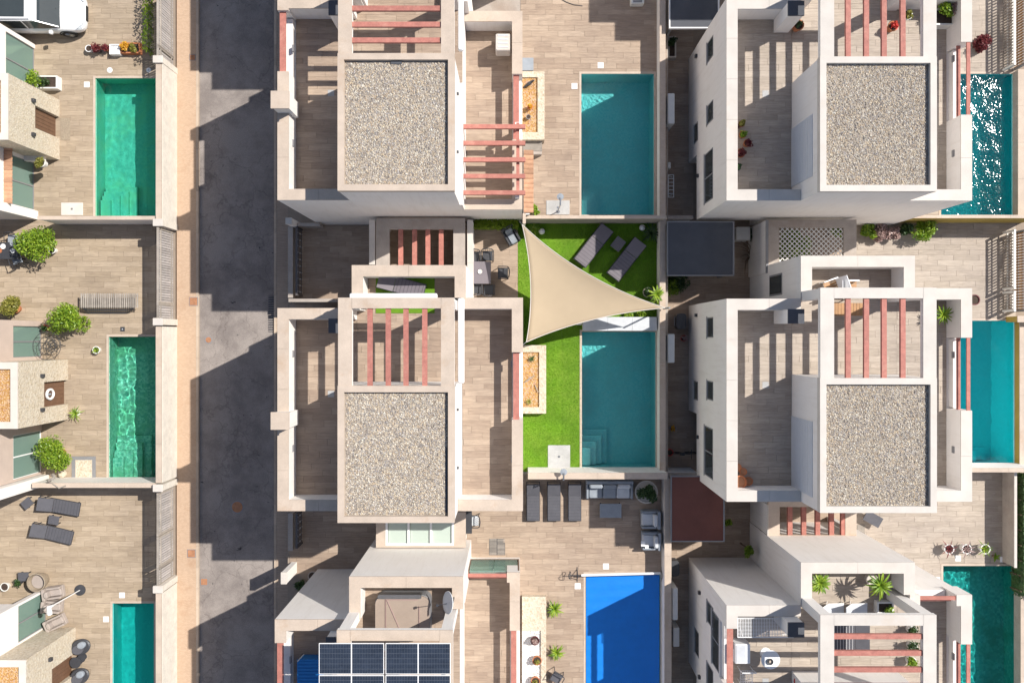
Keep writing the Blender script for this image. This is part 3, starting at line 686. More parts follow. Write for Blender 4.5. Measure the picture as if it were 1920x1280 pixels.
        m = MB(); B(m, -.05, v0-.05, z0-.05, 0.01, v1+.05, z0-.002); m.build('sill', m_cope_w, fr)
    for v, z in o.get('west_lamps', ()):
        m = MB(); B(m, -.10, v-.07, z-.1, .01, v+.07, z+.1); m.build('wall_lamp', m_dk, t)
    if o.get('chimney'):
        m = MB(); B(m, .02, o['chimney'], F+.4, .62, o['chimney']+.58, 8.1); m.build('chimney', wm, t)
        m = MB(); B(m, -.03, o['chimney']-.04, 8.1, .66, o['chimney']+.62, 8.17); m.build('chimney_cap', cm, t)
    if o.get('flue', True):
        m = MB(); B(m, 2.15, 6.85, F, 2.72, 7.36, 8.05); m.build('chimney', wm, t)
        m = MB(); B(m, 2.13, 6.83, 8.05, 2.74, 7.38, 8.13); m.build('chimney_cap', m_shed, t)
    DU[0] = 0.0; MB().box(X0+1.7, Y0+4.3, F+.017, X0+1.95, Y0+4.55, F+.022).build('floor_drain', m_slab, t)
    return t
WW = [(6.3, 7.15, 4.0, 5.1), (3.7, 4.5, 4.0, 5.1), (.45, 2.55, 3.5, 5.05), (3.5, 4.35, 1.2, 2.1)]
WL = [(7.3, 1.9), (1.9, 2.2)]
hC1 = house(-9.15, 5.27, 'white house at the top centre with crosswise coral beams and a gravel roof', dict(beams='EW', du=-.1, T0=4.95, bare=[(4.75, 4.60, 5.15, 4.70)], bv=(5.45, 6.02, 6.6, 7.2), east_floor=3.7, chimney=3.35, gaps={'W': (0, 4.95, .43, 7.3), 'EE': (9.02, 2.9, 9.45, 5.6)}, west_windows=WW, awnings=[(7.06, 5.2, 7.26, 8.0, 8.9)]))
hC2 = house(-9.15, -6.68, 'white house at the centre with lengthwise coral beams and white awning cassettes', dict(beams='NS', du=-.1, T0=4.93, bare=[(6.74, .35, 6.80, 2.7)], flip=True, chimney=3.25, gaps={'EE': (9.02, 3.5, 9.45, 6.1)}, west_windows=WW,
      awnings=[(7.06, 5.0, 7.29, 8.1, 8.95), (3.1, 8.05, 6.3, 8.28, 8.9)]))
hC3 = house(-9.25, -18.65, 'white house at the bottom centre carrying solar panels and a satellite dish', dict(beams='EW', du=-.05, east_floor=3.0, en=8.75, gaps={'W': (0, 1.2, .43, 6.9), 'EN': (7.2, 8.32, 8.9, 8.75), 'EE': (9.02, 2.5, 9.45, 6.3)}, west_windows=WW))
hC0 = house(-9.15, 15.9, 'white house just beyond the top edge above the street shadow', dict(beams='NS', du=-.1, gaps={}))
hR0 = house(8.13, 16.65, 'white house just beyond the top edge above the dark carport roof', dict(beams='NS', cope=m_cope_w, plank=m_pl_r))
hR1 = house(8.13, 5.25, 'top right white house with lengthwise coral beams and plants on its west terrace', dict(beams='NS', one=False, cope=m_cope_w, plank=m_pl_r, gaps={'EE': (9.02, 3.3, 9.45, 6.1)}, under=1.8, west_windows=WW, west_lamps=WL, shutter=(.7, 3.0)))
hR2 = house(8.13, -6.32, 'right middle white house with lengthwise coral beams and empty terracotta pots on its terrace', dict(beams='NS', one=False, cope=m_cope_w, plank=m_pl_r, flip=True, gaps={'EE': (9.02, 3.5, 9.45, 6.3)}, under=1.8, west_windows=WW, west_lamps=WL, shutter=(.4, 3.2)))
hR3 = house(8.13, -18.1, 'bottom right white house with crosswise coral beams and two yuccas on its terrace', dict(beams='EW', one=False, cope=m_cope_w, plank=m_pl_r, bv=(5.5, 6.1, 6.7, 7.3), gaps={'W': (0, 4.6, .43, 6.9), 'EN': (7.45, 7.77, 8.85, 8.2), 'EE': (9.02, 3.5, 9.45, 6.3)}, under=1.8, west_windows=[(6.1, 7.0, 4.0, 5.1), (3.4, 4.4, 4.0, 5.1), (4.7, 6.9, 4.9, 6.1), (3.9, 5.0, 1.4, 2.3)], west_lamps=[(6.9, 2.6), (3.2, 2.6)]))
# window in the ring wall of the right middle house
for hx in (hR2,):
    fr = MB().box(11.0-.02, 1.75, 3.2, 11.01, 2.65, 5.0).build('window', m_frame, hx)
    fr2 = MB().box(10.965, 1.83, 3.3, 10.978, 2.57, 4.9).build('pane', m_dglass, fr)

# top-centre house: side pergola over its east terrace, tiled edge
pg = thing('side_pergola', 'five coral beams over the east terrace of the top centre house', 'pergola', (*W(925,300,5.5), 4.0))
for py in (237, 268, 299, 330, 361):
    MB().box(WX(865,5.6), WY(py+4,5.6), 5.42, WX(985,5.6), WY(py-4,5.6), 5.6).build('beam', m_red, pg)
MB().box(WX(968,5.4), WY(365,5.4), 5.22, WX(974,5.4), WY(230,5.4), 5.4).build('beam', m_red, pg)
for py in (232, 364):
    MB().box(WX(966,5.4), WY(py+5,5.4), 4.0, WX(974,5.4), WY(py-5,5.4), 5.2).build('post', m_wht, pg)
for q, lb in ((pr(929,63,957,95,4.75), 'white box unit with a louvred top on the east terrace of the top centre house'),):
    a = thing('air_conditioner', lb, 'air conditioner', ((q[0]+q[2])/2, (q[1]+q[3])/2, 4.0))
    MB().bbox(q[0], q[1], 4.02, q[2], q[3], 4.75, .04).build('casing', m_cope_w, a)
    for k in range(4): MB().box(q[0]+.1, q[1]+.12+k*.16, 4.75, q[2]-.1, q[1]+.18+k*.16, 4.765).build('louvre', m_ltfab, a)
LV = GARDEN
eave = thing('tiled_eave', 'short run of clay roof tiles along the wall left of the top teal pool', 'roof tiles', (*W(988,345,2.2), 0))
tl = MB()
for k in range(6): a = math.pi*k/5; tl.v += [(0.0, .115*math.cos(a), .06*math.sin(a)), (.42, .115*math.cos(a), .06*math.sin(a)-.05)]
for k in range(5): tl.f.append((2*k, 2*k+1, 2*k+3, 2*k+2))
tlm = tl.mesh('roof_tile', m_rooft)
for k in range(13):
    o = bpy.data.objects.new('roof_tile', tlm); o.parent = eave; COL.objects.link(o)
    w = W(982, 286+k*9, 2.2); b = wloc(eave); o.location = (w[0]-b[0], w[1]-b[1], 2.2)
MB().box(WX(981,2.1), WY(402,2.1), 0, WX(993,2.1), WY(284,2.1), 2.13).build('wall', m_white, eave)

LV = 0.0
# ------------------------------------------------------------------ solar panels, dish, spa on the bottom centre house
for i in range(2):
    for j in range(2):
        z = 9.75; q = pr(598+i*125, 1205+j*60, 720+i*125, 1263+j*60, z)
        a = thing('solar_panel', ['top left', 'bottom left', 'top right', 'bottom right'][i*2+j] + ' of the four framed solar panels on the bottom centre roof', 'solar panel', ((q[0]+q[2])/2, (q[1]+q[3])/2, z), group='solar panels on the bottom centre roof')
        MB().box(q[0]+.015, q[1]+.015, z-.03, q[2]-.03, q[3]-.03, z-.005).build('cell_sheet', m_solar, a)
        f = MB(); e = .022
        for s in subtract(q, [(q[0]+e, q[1]+e, q[2]-e, q[3]-e)]): f.box(s[0], s[1], z-.035, s[2], s[3], z+.006)
        f.box((q[0]+q[2])/2-.02, q[1]+e, z-.004, (q[0]+q[2])/2+.02, q[3]-e, z+.002); f.build('frame', m_wht, a)
        g = MB()
        for k in range(1, 24):
            if k != 12: x = q[0]+(q[2]-q[0])*k/24; g.box(x-.003, q[1]+e, z-.004, x+.003, q[3]-e, z-.001)
        for k in range(1, 6): y = q[1]+(q[3]-q[1])*k/6; g.box(q[0]+e, y-.006, z-.0045, q[2]-e, y+.006, z-.0005)
        g.build('grid', m_steel, a)
rk = thing('panel_rack', 'aluminium rack holding the four solar panels over the bottom centre roof', 'rack', (*W(720,1262,9.6), 9.5))
for py in (1215, 1252, 1278, 1316): MB().box(WX(600,9.6), WY(py,9.6)-.02, 9.62, WX(842,9.6), WY(py,9.6)+.02, 9.7).build('rail', m_steel, rk)
for px in (610, 716, 834): MB().box(WX(px,9.6)-.025, WY(1316,9.6), 9.48, WX(px,9.6)+.025, WY(1208,9.6), 9.62).build('rail', m_steel, rk)
cx, cy = W(755,1158,F+.7)
sp = thing('hot_tub', 'large rounded spa with a buff strapped cover on the bottom centre roof terrace', 'hot tub', (cx, cy, F))
def rrect(cx, cy, w, d, r, n=5):
    pts = []
    for (sx, sy, a0) in ((1,1,0), (-1,1,90), (-1,-1,180), (1,-1,270)):
        for k in range(n+1): a = R(a0+90*k/n); pts.append((cx+sx*(w/2-r)+r*math.cos(a), cy+sy*(d/2-r)+r*math.sin(a)))
    return pts
MB().prism(rrect(cx, cy, 2.15, 1.8, .3), F+.02, F+.72).build('shell', m_frame, sp)
MB().prism(rrect(cx, cy, 2.1, 1.75, .3), F+.721, F+.82).build('cover', m_tub, sp)
for pts in ([(cx-.65,cy-.85,F+.83),(cx-.65,cy+.8,F+.83)], [(cx-.6,cy+.75,F+.83),(cx+.1,cy-.85,F+.83)], [(cx+.65,cy-.85,F+.83),(cx+.65,cy+.5,F+.83)], [(cx-.65,cy+.75,F+.83),(cx+.6,cy+.75,F+.83)]):
    MB().tube(pts, .02).build('strap', m_lfp, sp)
MB().prism(rrect(cx-.1, cy+.87, 1.7, .16, .07), F+.5, F+.86).build('cover_lifter', m_steel, sp)
dx, dy = W(842,1129,8.0)
ds = thing('satellite_dish', 'white satellite dish on the parapet beside the spa', 'satellite dish', (dx, dy, P_))
m = MB(); vs = [(dx, dy, 8.0)]; nn = 20; ax = Vector((-.85, .1, .5)).normalized(); e1 = ax.cross(Vector((0,1,0))).normalized(); e2 = ax.cross(e1)
for k in (1, 2, 3):
    for i in range(nn): a = 2*math.pi*i/nn; rr = .14*k; p = Vector((dx,dy,8.0)) + (e1*math.cos(a)*1.0 + e2*math.sin(a))*rr + ax*(rr*rr*.35); vs.append(tuple(p))
fs = [(0, 1+i, 1+(i+1)%nn) for i in range(nn)] + [(1+k*nn+i, 1+(k+1)*nn+i, 1+(k+1)*nn+(i+1)%nn, 1+k*nn+(i+1)%nn) for k in (0,1) for i in range(nn)]
dm = m.add(vs, fs).build('reflector', m_wht, ds, smooth=True); md = dm.modifiers.new('t', 'SOLIDIFY'); md.thickness = .02
MB().tube([(dx+.15,dy,P_),(dx+.15,dy,7.95),(dx,dy,8.0)], .03).build('mast', m_steel, ds)
MB().tube([(dx,dy-.1,7.75), (dx-.4,dy-.02,8.25)], .015).cbox(dx-.42, dy-.02, 8.22, .08, .08, .1).build('feed_arm', m_dk, ds)
# blue ribbed storage box on its west terrace
q = pr(558,1238,600,1290,F+.7)
bx = thing('storage_box', 'blue ribbed storage box on the west terrace of the bottom centre house', 'storage box', ((q[0]+q[2])/2, (q[1]+q[3])/2, F))
MB().box(q[0], q[1], F+.02, q[2], q[3], F+.6).build('body', m_bluep, bx)
lid = MB().box(q[0]-.03, q[1]-.03, F+.601, q[2]+.03, q[3]+.03, F+.66)
for k in range(9): y = q[3]-.08-k*.13; lid.box(q[0], y-.035, F+.66, q[2], y+.035, F+.69)
lid.build('lid', m_bluep, bx)
MB().tube([(q[0]+.05,q[3]+.05,F+.02),(q[0]+.05,q[3]+.05,F+.9),(q[0]+.35,q[3]+.4,F+1.1)], .02).build('handle', m_steel, bx)

# ------------------------------------------------------------------ canopies, garden walls, fences
def canopy(px, z, mat, label, hole=None, name='porch_canopy', thick=.22, beams=None, bm=None, cat='canopy'):
    q = pr(*px, z); t = thing(name, label, cat, ((q[0]+q[2])/2, (q[1]+q[3])/2, 0))
    rs = subtract(q, [pr(*hole, z)]) if hole else [q]
    m = MB()
    for r in rs: m.box(r[0], r[1], z-thick, r[2], r[3], z)
    m.build('slab', mat, t)
    for x, y in ((q[0]+.15, q[1]+.15), (q[2]-.15, q[1]+.15), (q[0]+.15, q[3]-.15), (q[2]-.15, q[3]-.15)):
        MB().cbox(x, y, 0, .2, .2, z-thick).build('post', m_white, t)
    if beams:
        for px_ in beams:
            h = pr(*hole, z); x = WX(px_, z); MB().box(x-.1, h[1], z-.2, x+.1, h[3], z-.02).build('beam', bm, t)
    return t
canopy((705,409,872,514), 2.9, m_gutter, 'porch canopy with four coral beams north of the centre house', hole=(730,430,850,505), beams=(751,777,802,827), bm=m_red)
sk = canopy((705,960,873,1026), 2.9, m_cope, 'porch canopy with a three-pane glass skylight south of the centre house', hole=(724,970,850,1022))
for i in range(3):
    q = pr(728+i*41, 968, 766+i*41, 1020, 2.88); MB().box(q[0], q[1], 2.8, q[2], q[3], 2.83).build('pane', m_pane, sk)
for px in (725, 766, 808, 849): q = pr(px-2, 968, px+2, 1022, 2.9); MB().box(q[0], q[1], 2.78, q[2], q[3], 2.92).build('glazing_bar', m_wht, sk)
q = pr(724,1018,851,1022,2.9); MB().box(q[0], q[1], 2.781, q[2], q[3], 2.921).build('glazing_bar', m_wht, sk)
tr = canopy((1437,412,1606,510), 2.75, m_gutter, 'canopy with a white wooden trellis and climber below the top right house', hole=(1461,427,1582,505), name='porch_canopy')
hq = pr(1461,427,1582,505,2.7)
lat = MB(); w_, h_ = hq[2]-hq[0], hq[3]-hq[1]; d = .15*1.414
def clipline(x, s):
    pts = []
    for yy in (0, h_):
        xx = x + s*yy
        pts.append((xx, yy))
    (xa, ya), (xb, yb) = pts
    t0, t1 = 0.0, 1.0
    for e, sg in ((0, 1), (w_, -1)):
        fa, fb = (xa-e)*sg, (xb-e)*sg
        if fa < 0 and fb < 0: return None
        if fa < 0: t0 = max(t0, fa/(fa-fb))
        elif fb < 0: t1 = min(t1, fa/(fa-fb))
    if t1-t0 < .02: return None
    return (xa+(xb-xa)*t0, ya+(yb-ya)*t0), (xa+(xb-xa)*t1, ya+(yb-ya)*t1)
nlat = 0
for s, zz in ((1, 2.66), (-1, 2.675)):
    x = -h_ if s > 0 else 0
    while x < (w_ if s > 0 else w_+h_):
        c = clipline(x, s)
        if c:
            m = MB(); m.slab((hq[0]+c[0][0], hq[1]+c[0][1], zz), (hq[0]+c[1][0], hq[1]+c[1][1], zz), .036, .012); m.build('slat', m_plast, tr)
        x += d
def sidebeam(px, z, label, py0, py1):
    q = pr(px[0], py0, px[1], py1, z); o = MB().box(q[0], q[1], 0, q[2], q[3], z).build('garden_wall', m_white)
    return tag(o, label, 'wall')
def wall(px, z, label, mat=None, cope=None, z0=0.0, cat='wall', ct=.05, name='garden_wall'):
    """wall with coping; px = photo rectangle of its top"""
    q = pr(*px, z); t = thing(name, label, cat, ((q[0]+q[2])/2, (q[1]+q[3])/2, z0))
    MB().box(q[0]+.02, q[1]+.02, z0, q[2]-.02, q[3]-.02, z-ct).build('wall', mat or m_white, t)
    long_x = (q[2]-q[0]) > (q[3]-q[1]); L = (q[2]-q[0]) if long_x else (q[3]-q[1]); n = max(1, round(L/1.6))
    for i in range(n):
        a, b = i*L/n, (i+1)*L/n-.006
        m = MB()
        if long_x: m.box(q[0]+a, q[1], z-ct, q[0]+b, q[3], z+random.uniform(-.003,.003))
        else: m.box(q[0], q[1]+a, z-ct, q[2], q[1]+b, z+random.uniform(-.003,.003))
        m.build('coping_stone', cope or m_cope, t)
    return t
wall((692,412,703,496), 2.9, 'narrow white wall left of the coral-beamed porch', cope=m_cope_w)
wall((876,412,887,574), 2.9, 'long narrow white wall left of the dining table', cope=m_cope_w)
wall((1436,412,1441,512), 2.95, 'thin dark-edged wall left of the trellis canopy', cope=m_frame)
wall((1439,946,1443,1004), 2.9, 'thin wall right of the maroon shed', cope=m_cope_w)
# party walls between the plots
LV = GARDEN
wall((984,404,1250,410), 1.8, 'stone-topped wall between the top teal pool and the turf garden', mat=m_gutter)
wall((990,886,1252,898), 1.8, 'stone-topped wall between the turf garden and the sofa terrace')
wall((1237,-40,1248,404), .95, 'long wall right of the top teal pool')
wall((1237,410,1248,886), .95, 'long wall right of the turf garden')
wall((1246,898,1259,1330), .95, 'long wall right of the blue covered pool')
LV = 0.0
wall((1700,403,1960,409), 1.8, 'wall with an ochre face below the glittering pool', mat=m_yell)
wall((1822,877,1960,885), 1.8, 'wall below the aqua pool at the right middle')
wall((1908,592,1960,604), 1.0, 'short ochre wall end right of the aqua pool', mat=m_yell)
wall((1912,604,1940,877), .45, 'ochre wall along the right edge of the middle plot', mat=m_yell)
wall((1909,130,1935,404), .5, 'pale wall along the right edge of the top plot', mat=m_gutter)
wall((1914,1080,1935,1330), .6, 'wall right of the dark green mosaic pool', mat=m_gutter)
wall((1252,886,1310,895), 1.8, 'short wall closing the side passage above the maroon shed', cope=m_gutter)
wall((1252,404,1300,411), 1.8, 'short wall closing the side passage above the dark shed', cope=m_gutter)
# left column
LV = LEFT
wall((70,405,292,412), 1.8, 'wall between the two upper left plots')
wall((60,905,292,914), 1.8, 'wall between the two lower left plots')
for (a, b, lb) in ((118, 412, 'rough cream street wall beside the emerald pool'), (612, 905, 'rough cream street wall beside the rippling green pool'), (1112, 1340, 'rough cream street wall beside the narrow turquoise pool')):
    w = wall((292, a, 303, b), 1.9, lb, mat=m_roughw, z0=0)
    MB().box(xw0-.01, WY(b,1.9), 0, xw0+.02, WY(a,1.9), 1.82).build('facing', m_roughw, w)
for y, lb in ((112, 'beside the planter row'), (418, 'between the two upper left plots'), (604, 'at the top of the rippling pool'), (916, 'between the two lower left plots'), (1106, 'at the top of the narrow pool')):
    q = pr(286, y-8, 304, y+6, 2.0); o = thing('gate_pillar', 'cream gate pillar with a stone cap ' + lb, 'pillar', (q[0], q[1], 0))
    MB().box(q[0]+.03, q[1]+.03, 0, q[2]-.02, q[3]-.03, 1.93).build('pillar', m_roughw, o); MB().bbox(q[0], q[1], 1.931, q[2]+.02, q[3], 2.0, .02).build('cap', m_cope_w, o)
# slatted street gates of the left column
SG = {}
def slat_gate(y0, y1, label, x=-16.4, z0=.1, z1=1.88, mat=None, step=.115, posts=True, top=True, name='slatted_gate', cat='gate', w=.09, t=.03, railmat=None):
    Y0, Y1 = WY(y1, z1), WY(y0, z1); g = thing(name, label, cat, (x, (Y0+Y1)/2, z0))
    off = wloc(g); key = (w, t, round(z1-z0, 2), (mat or m_gwood).name)
    if key not in SG: SG[key] = MB().box(-t/2, -w/2, 0, t/2, w/2, z1-z0-.04).mesh('slat', mat or m_gwood)
    n = int((Y1-Y0)/step)
    for i in range(n):
        o = bpy.data.objects.new('slat', SG[key]); o.parent = g; o.location = (random.uniform(-.004,.004), Y0+step*(i+.5)-off[1], z0-off[2]); o.rotation_euler = (0, 0, random.uniform(-.05,.05)); COL.objects.link(o)
    for zz in (z0+.25, z1-.3): MB().box(x+t/2+.004, Y0, zz, x+t/2+.04, Y1, zz+.06).build('rail', railmat or m_frame, g)
    if top: MB().box(x-.05, Y0, z1-.04, x+.05, Y1, z1).build('top_rail', railmat or m_frame, g)
    for yy in (Y0, Y1): MB().cbox(x, yy, z0, .09, .09, z1-z0+.02).build('post', railmat or m_frame, g)
    return g
gm = M('pale_gate_slat', (0.47, 0.44, 0.43), 0.7, 0.1, 4, 40, 0.1, rnd=.2)
for a, b, lb in ((-40, 84, 'upper panel of the slatted street gate beside the SUV'), (87, 105, 'narrow slatted gate leaf above the emerald pool'), (428, 566, 'wide slatted street gate right of the slatted bench'), (570, 600, 'narrow slatted wicket right of the slatted bench'),
                 (926, 1003, 'upper slatted street gate right of the two grey loungers'), (1008, 1062, 'middle slatted street gate right of the grey loungers'), (1066, 1098, 'narrow slatted wicket at the top of the narrow turquoise pool')):
    slat_gate(a, b, lb, mat=gm, railmat=m_gwood)
LV = 0.0
for a, b, lb in ((-40, 120, 'slatted fence at the upper right corner of the photo'), (432, 540, 'slatted fence panel below the ochre wall at the right'), (547, 582, 'narrow slatted fence panel above the aqua pool')):
    slat_gate(a, b, lb, x=22.85, z0=.05, z1=1.0, mat=m_gwood, step=.14, name='slatted_fence', cat='fence', w=.06, railmat=m_plast)
for a, b, lb in ((-40, 120, 'second row of slats behind the upper right fence'), (432, 582, 'second row of slats behind the right middle fence')):
    slat_gate(a, b, lb, x=23.35, z0=.05, z1=.95, mat=m_teak, step=.13, name='slatted_fence', cat='fence', w=.07, railmat=m_frame)
# front walls and gates of the centre column
fm = M('dark_gate_bar', (0.10, 0.09, 0.09), 0.5, 0.1, 4, 40, 0.05)
for (a, b, lb) in ((424, 558, 'top centre'), (962, 1032, 'bottom centre')):
    w = wall((540, a, 549, b), .9, 'low front wall of the %s entrance yard' % lb, mat=m_gutter, cope=m_gutter, z0=-1)
    slat_gate(a+2, b-6, 'barred sliding gate inside the %s front wall' % lb, x=WX(556,1.0), z0=0, z1=1.0, mat=m_wht, step=.3, railmat=fm, w=.05)
wall((541,418,600,424), 1.0, 'grey wall across the top of the upper entrance yard', mat=m_gutter, cope=m_gutter)
for px, lb in (((536,409,547,420), 'upper'), ((527,1073,537,1094), 'lower')):
    q = pr(*px, 1.9); o = thing('gate_pillar', 'white %s gate pillar of the centre column' % lb, 'pillar', (q[0], q[1], -1)); MB().box(q[0], q[1], -2, q[2], q[3], 1.85).build('pillar', m_white, o); MB().bbox(q[0]-.02, q[1]-.02, 1.851, q[2]+.02, q[3]+.02, 1.92, .02).build('cap', m_cope_w, o)
wall((541,560,634,566), .9, 'low wall across the bottom of the upper entrance yard', mat=m_gutter, cope=m_gutter)
LV = GARDEN
wall((980,400,986,419), 2.3, 'short white wall end at the top corner of the shade sail')
LV = 0.0
# sheds in the side passages
def shed(px, z, mat, label, edge=m_wht):
    q = pr(*px, z); t = thing('carport_roof', label, 'carport', ((q[0]+q[2])/2, (q[1]+q[3])/2, 0))
    MB().box(q[0], q[1], z-.12, q[2], q[3], z-.02).build('roof', mat, t)
    for r in subtract((q[0]-.03, q[1]-.03, q[2]+.05, q[3]+.03), [(q[0]+.02, q[1]+.02, q[2]-.02, q[3]-.02)]): MB().box(r[0], r[1], z-.16, r[2], r[3], z).build('edge_trim', edge, t)
    for x, y in ((q[0]+.1,q[1]+.1),(q[2]-.1,q[1]+.1),(q[0]+.1,q[3]-.1),(q[2]-.1,q[3]-.1)): MB().cbox(x, y, 0, .1, .1, z-.12).build('post', m_frame, t)
    return t
shed((1252,416,1375,516), 2.5, m_shed, 'dark grey felt-roofed carport between the turf garden and the trellis', m_frame)
shed((1259,893,1357,1014), 2.5, m_shedr, 'maroon felt-roofed carport right of the sofa terrace', m_frame)
shed((1256,-50,1347,52), 2.5, m_shed, 'dark carport roof at the top edge left of the top right house')
canopy((1441,940,1606,1004), 2.9, m_cope, 'porch canopy with five coral beams below the right middle house', hole=(1462,950,1585,1003), beams=(1482,1508,1534,1560,1582), bm=m_red)

LV = LEFT
# ------------------------------------------------------------------ houses of the left column (seen from the east, foreshortened)
m_rose = M('rose_render', (0.52, 0.42, 0.36), 0.85, 0.06, 2, 40, 0.15)
m_room = M('room_wall', (0.35, 0.32, 0.28), 0.9, 0.05, 2, 20, 0.05)
def left_house(label, fx, ys, tx, ty0, ty1, dy0, dy1, glz, upper, zt=4.3):
    """fx facade line, ys plot span, tower front tx between ty0 and ty1 with a door dy0..dy1 (ground photo px)"""
    X = WX(fx); t = thing('stone_tower_house', label, 'house', (X, WY((ys[0]+ys[1])/2), 0), group='houses of the left column')
    Y0, Y1 = WY(ys[1]), WY(ys[0])
    MB().box(X-9, Y0, 2.42, X, Y1, 6.6).build('upper_wall', upper, t)
    MB().box(X-3.3, Y0, 0, X-3.0, Y1, 2.41).build('back_wall', m_room, t)
    # stretches of ground-floor wall between the glazed openings
    for q in subtract((X-.25, Y0, X, Y1), [(X-1, WY(b), X+1, WY(a)) for a, b, *_ in glz]): MB().box(q[0], q[1], 0, q[2], q[3], 2.415).build('wall', upper, t)
    for a, b, fm_ in glz:
        A, B_ = WY(b), WY(a); n = 2; f = MB()
        for k in range(n+1): y = A+(B_-A)*k/n; f.box(X-.12, y-.03, 0, X-.05, y+.03, 2.4)
        for k in range(n):
            y0, y1 = A+(B_-A)*k/n+.03, A+(B_-A)*(k+1)/n-.03; f.box(X-.12, y0, 0, X-.05, y1, .06); f.box(X-.12, y0, 2.32, X-.05, y1, 2.4)
        fr = f.build('window', fm_, t)
        for k in range(n):
            y0, y1 = A+(B_-A)*k/n+.03, A+(B_-A)*(k+1)/n-.03; MB().box(X-.095, y0, .06, X-.08, y1, 2.32).build('pane', m_glass, fr)
    # stone tower with recessed door
    T = WX(tx); a, b = WY(ty1), WY(ty0); d0, d1 = WY(dy1), WY(dy0); xb = X-2.0
    MB().box(T-.28, a, 0, T, d0, 2.15).build('stone_wall', m_stone, t); MB().box(T-.28, d1, 0, T, b, 2.15).build('stone_wall', m_stone, t)
    MB().box(T-.28, a, 2.151, T, b, zt-.05).build('stone_wall', m_stone, t)
    MB().box(xb, a+.001, 0, T-.281, a+.28, zt-.05).build('stone_wall', m_stone, t); MB().box(xb, b-.28, 0, T-.281, b-.001, zt-.05).build('stone_wall', m_stone, t)
    for q in subtract((xb, a, T, b), [(xb-1, a+.3, T-.3, b-.3)]): MB().box(q[0]-.0, q[1], zt-.049, q[2]+.01, q[3], zt).build('coping', m_cope_w, t)
    MB().box(xb, a+.281, zt-.45, T-.282, b-.281, zt-.13).build('roof_gravel', m_ogravel, t)
    dr = MB().box(T-.25, d0+.001, .02, T-.19, d1-.001, 2.14)
    for k in range(5): y = d0+.08+(d1-d0-.16)*k/5; dr.box(T-.19, y+.01, .1, T-.175, y+(d1-d0-.16)/5-.01, 2.05)
    dr = dr.build('door', m_door, t); MB().box(T-.17, (d0+d1)/2-.02, 1.9, T-.15, (d0+d1)/2+.06, 1.96).build('house_number', m_wht, dr)
    for y in (ty0+26, ty1-26 if ty1-ty0 < 130 else ty0+100):
        MB().cbox(T+.06, WY(y), 2.3, .14, .16, .18).build('wall_lamp', m_dk, t)
    return t
hA = left_house('left column house with a stone entrance tower beside the emerald pool', 66, (84, 402), 112, 188, 300, 220, 260, [(92, 182, m_frame), (306, 394, m_frame)], m_white)
hB = left_house('left column house whose stone tower door bears an oval wreath', 79, (602, 888), 128, 674, 786, 712, 757, [(612, 668, m_frame), (806, 884, m_wht)], m_rose)
hC = left_house('left column house whose stone tower stands behind the oval loungers', 88, (1103, 1420), 142, 1175, 1292, 1222, 1262, [(1107, 1172, m_frame)], m_white)
dr = thing('door_wreath', 'oval white wreath hanging on the brown door of the middle stone tower', 'wreath', (*W(82,733,1.3), 1.3))
rg = [(WX(128)-.10, WY(735)+.22*math.cos(a), 1.45+.3*math.sin(a)) for a in [i*math.pi/8 for i in range(17)]]
MB().tube(rg, .06).build('ring', m_wht, dr)
MB().cbox(WX(128)-.12, WY(735), 1.35, .05, .08, .2).build('ornament', m_gyfab, dr)
def pier(px0, px1, y0, y1, h, label):
    X0, X1 = WX(px0), WX(px1); o = thing('party_wall', label, 'wall', (X1, WY((y0+y1)/2), 0))
    MB().box(X0, WY(y1), 0, X1, WY(y0), h).build('wall', m_white, o); MB().box(X0, WY(y1)-.01, h, X1+.01, WY(y0)+.01, h+.05).build('coping', m_cope_w, o); return o
pier(-300, 92, 889, 908, 6.0, 'tall white party wall between the two lower left houses')
pier(-300, 72, 396, 412, 6.0, 'tall white party wall between the two upper left houses')
ev = thing('tiled_eave', 'row of clay roof tiles above the lower window of the top left house', 'roof tiles', (WX(66), WY(340), 2.5))
for k in range(15):
    o = bpy.data.objects.new('roof_tile', tlm); o.parent = ev; o.location = (-.05, WY(292+k*7.2)-WY(340), .05); COL.objects.link(o)
lg = thing('window_ledge', 'white ledge jutting over the lower window of the top left house', 'ledge', (WX(70), WY(303), 1.2))
MB().box(WX(66), WY(309), .7, WX(101), WY(298), .95).build('slab', m_white, lg)

# ------------------------------------------------------------------ furniture builders (local coordinates)
def mk_lounger(frame, fab, back=22):
    def f(t):
        fr = MB()
        for s in (-.32, .32): fr.tube([(-.98, s, .28), (.98, s, .28)], .022)
        fr.tube([(-.98,-.32,.28), (-.98,.32,.28)], .022).tube([(.98,-.32,.28), (.98,.32,.28)], .022); fr.build('frame', frame, t, local=True)
        for x in (-.8, .75):
            for s in (-.3, .3): MB().tube([(x, s, .02), (x, s, .27)], .02).build('leg', frame, t, local=True)
        MB().bbox(-.97, -.31, .29, .28, .31, .34, .02).build('seat', fab, t, local=True)
        e = (.3 + .68*math.cos(R(back)), 0, .30 + .68*math.sin(R(back)))
        MB().slab((.3, 0, .30), e, .62, .045).build('backrest', fab, t, local=True)
        MB().tube([(.85,-.2,.28), (e[0]-.12, -.2, e[2]-.06)], .012).tube([(.85,.2,.28), (e[0]-.12, .2, e[2]-.06)], .012).build('strut', frame, t, local=True)
        m = MB()
        for k in range(8): m.slab((-.9+k*.15, 0, .342), (-.888+k*.15, 0, .342), .6, .004)
        m.build('seam', frame, t, local=True)
    return f
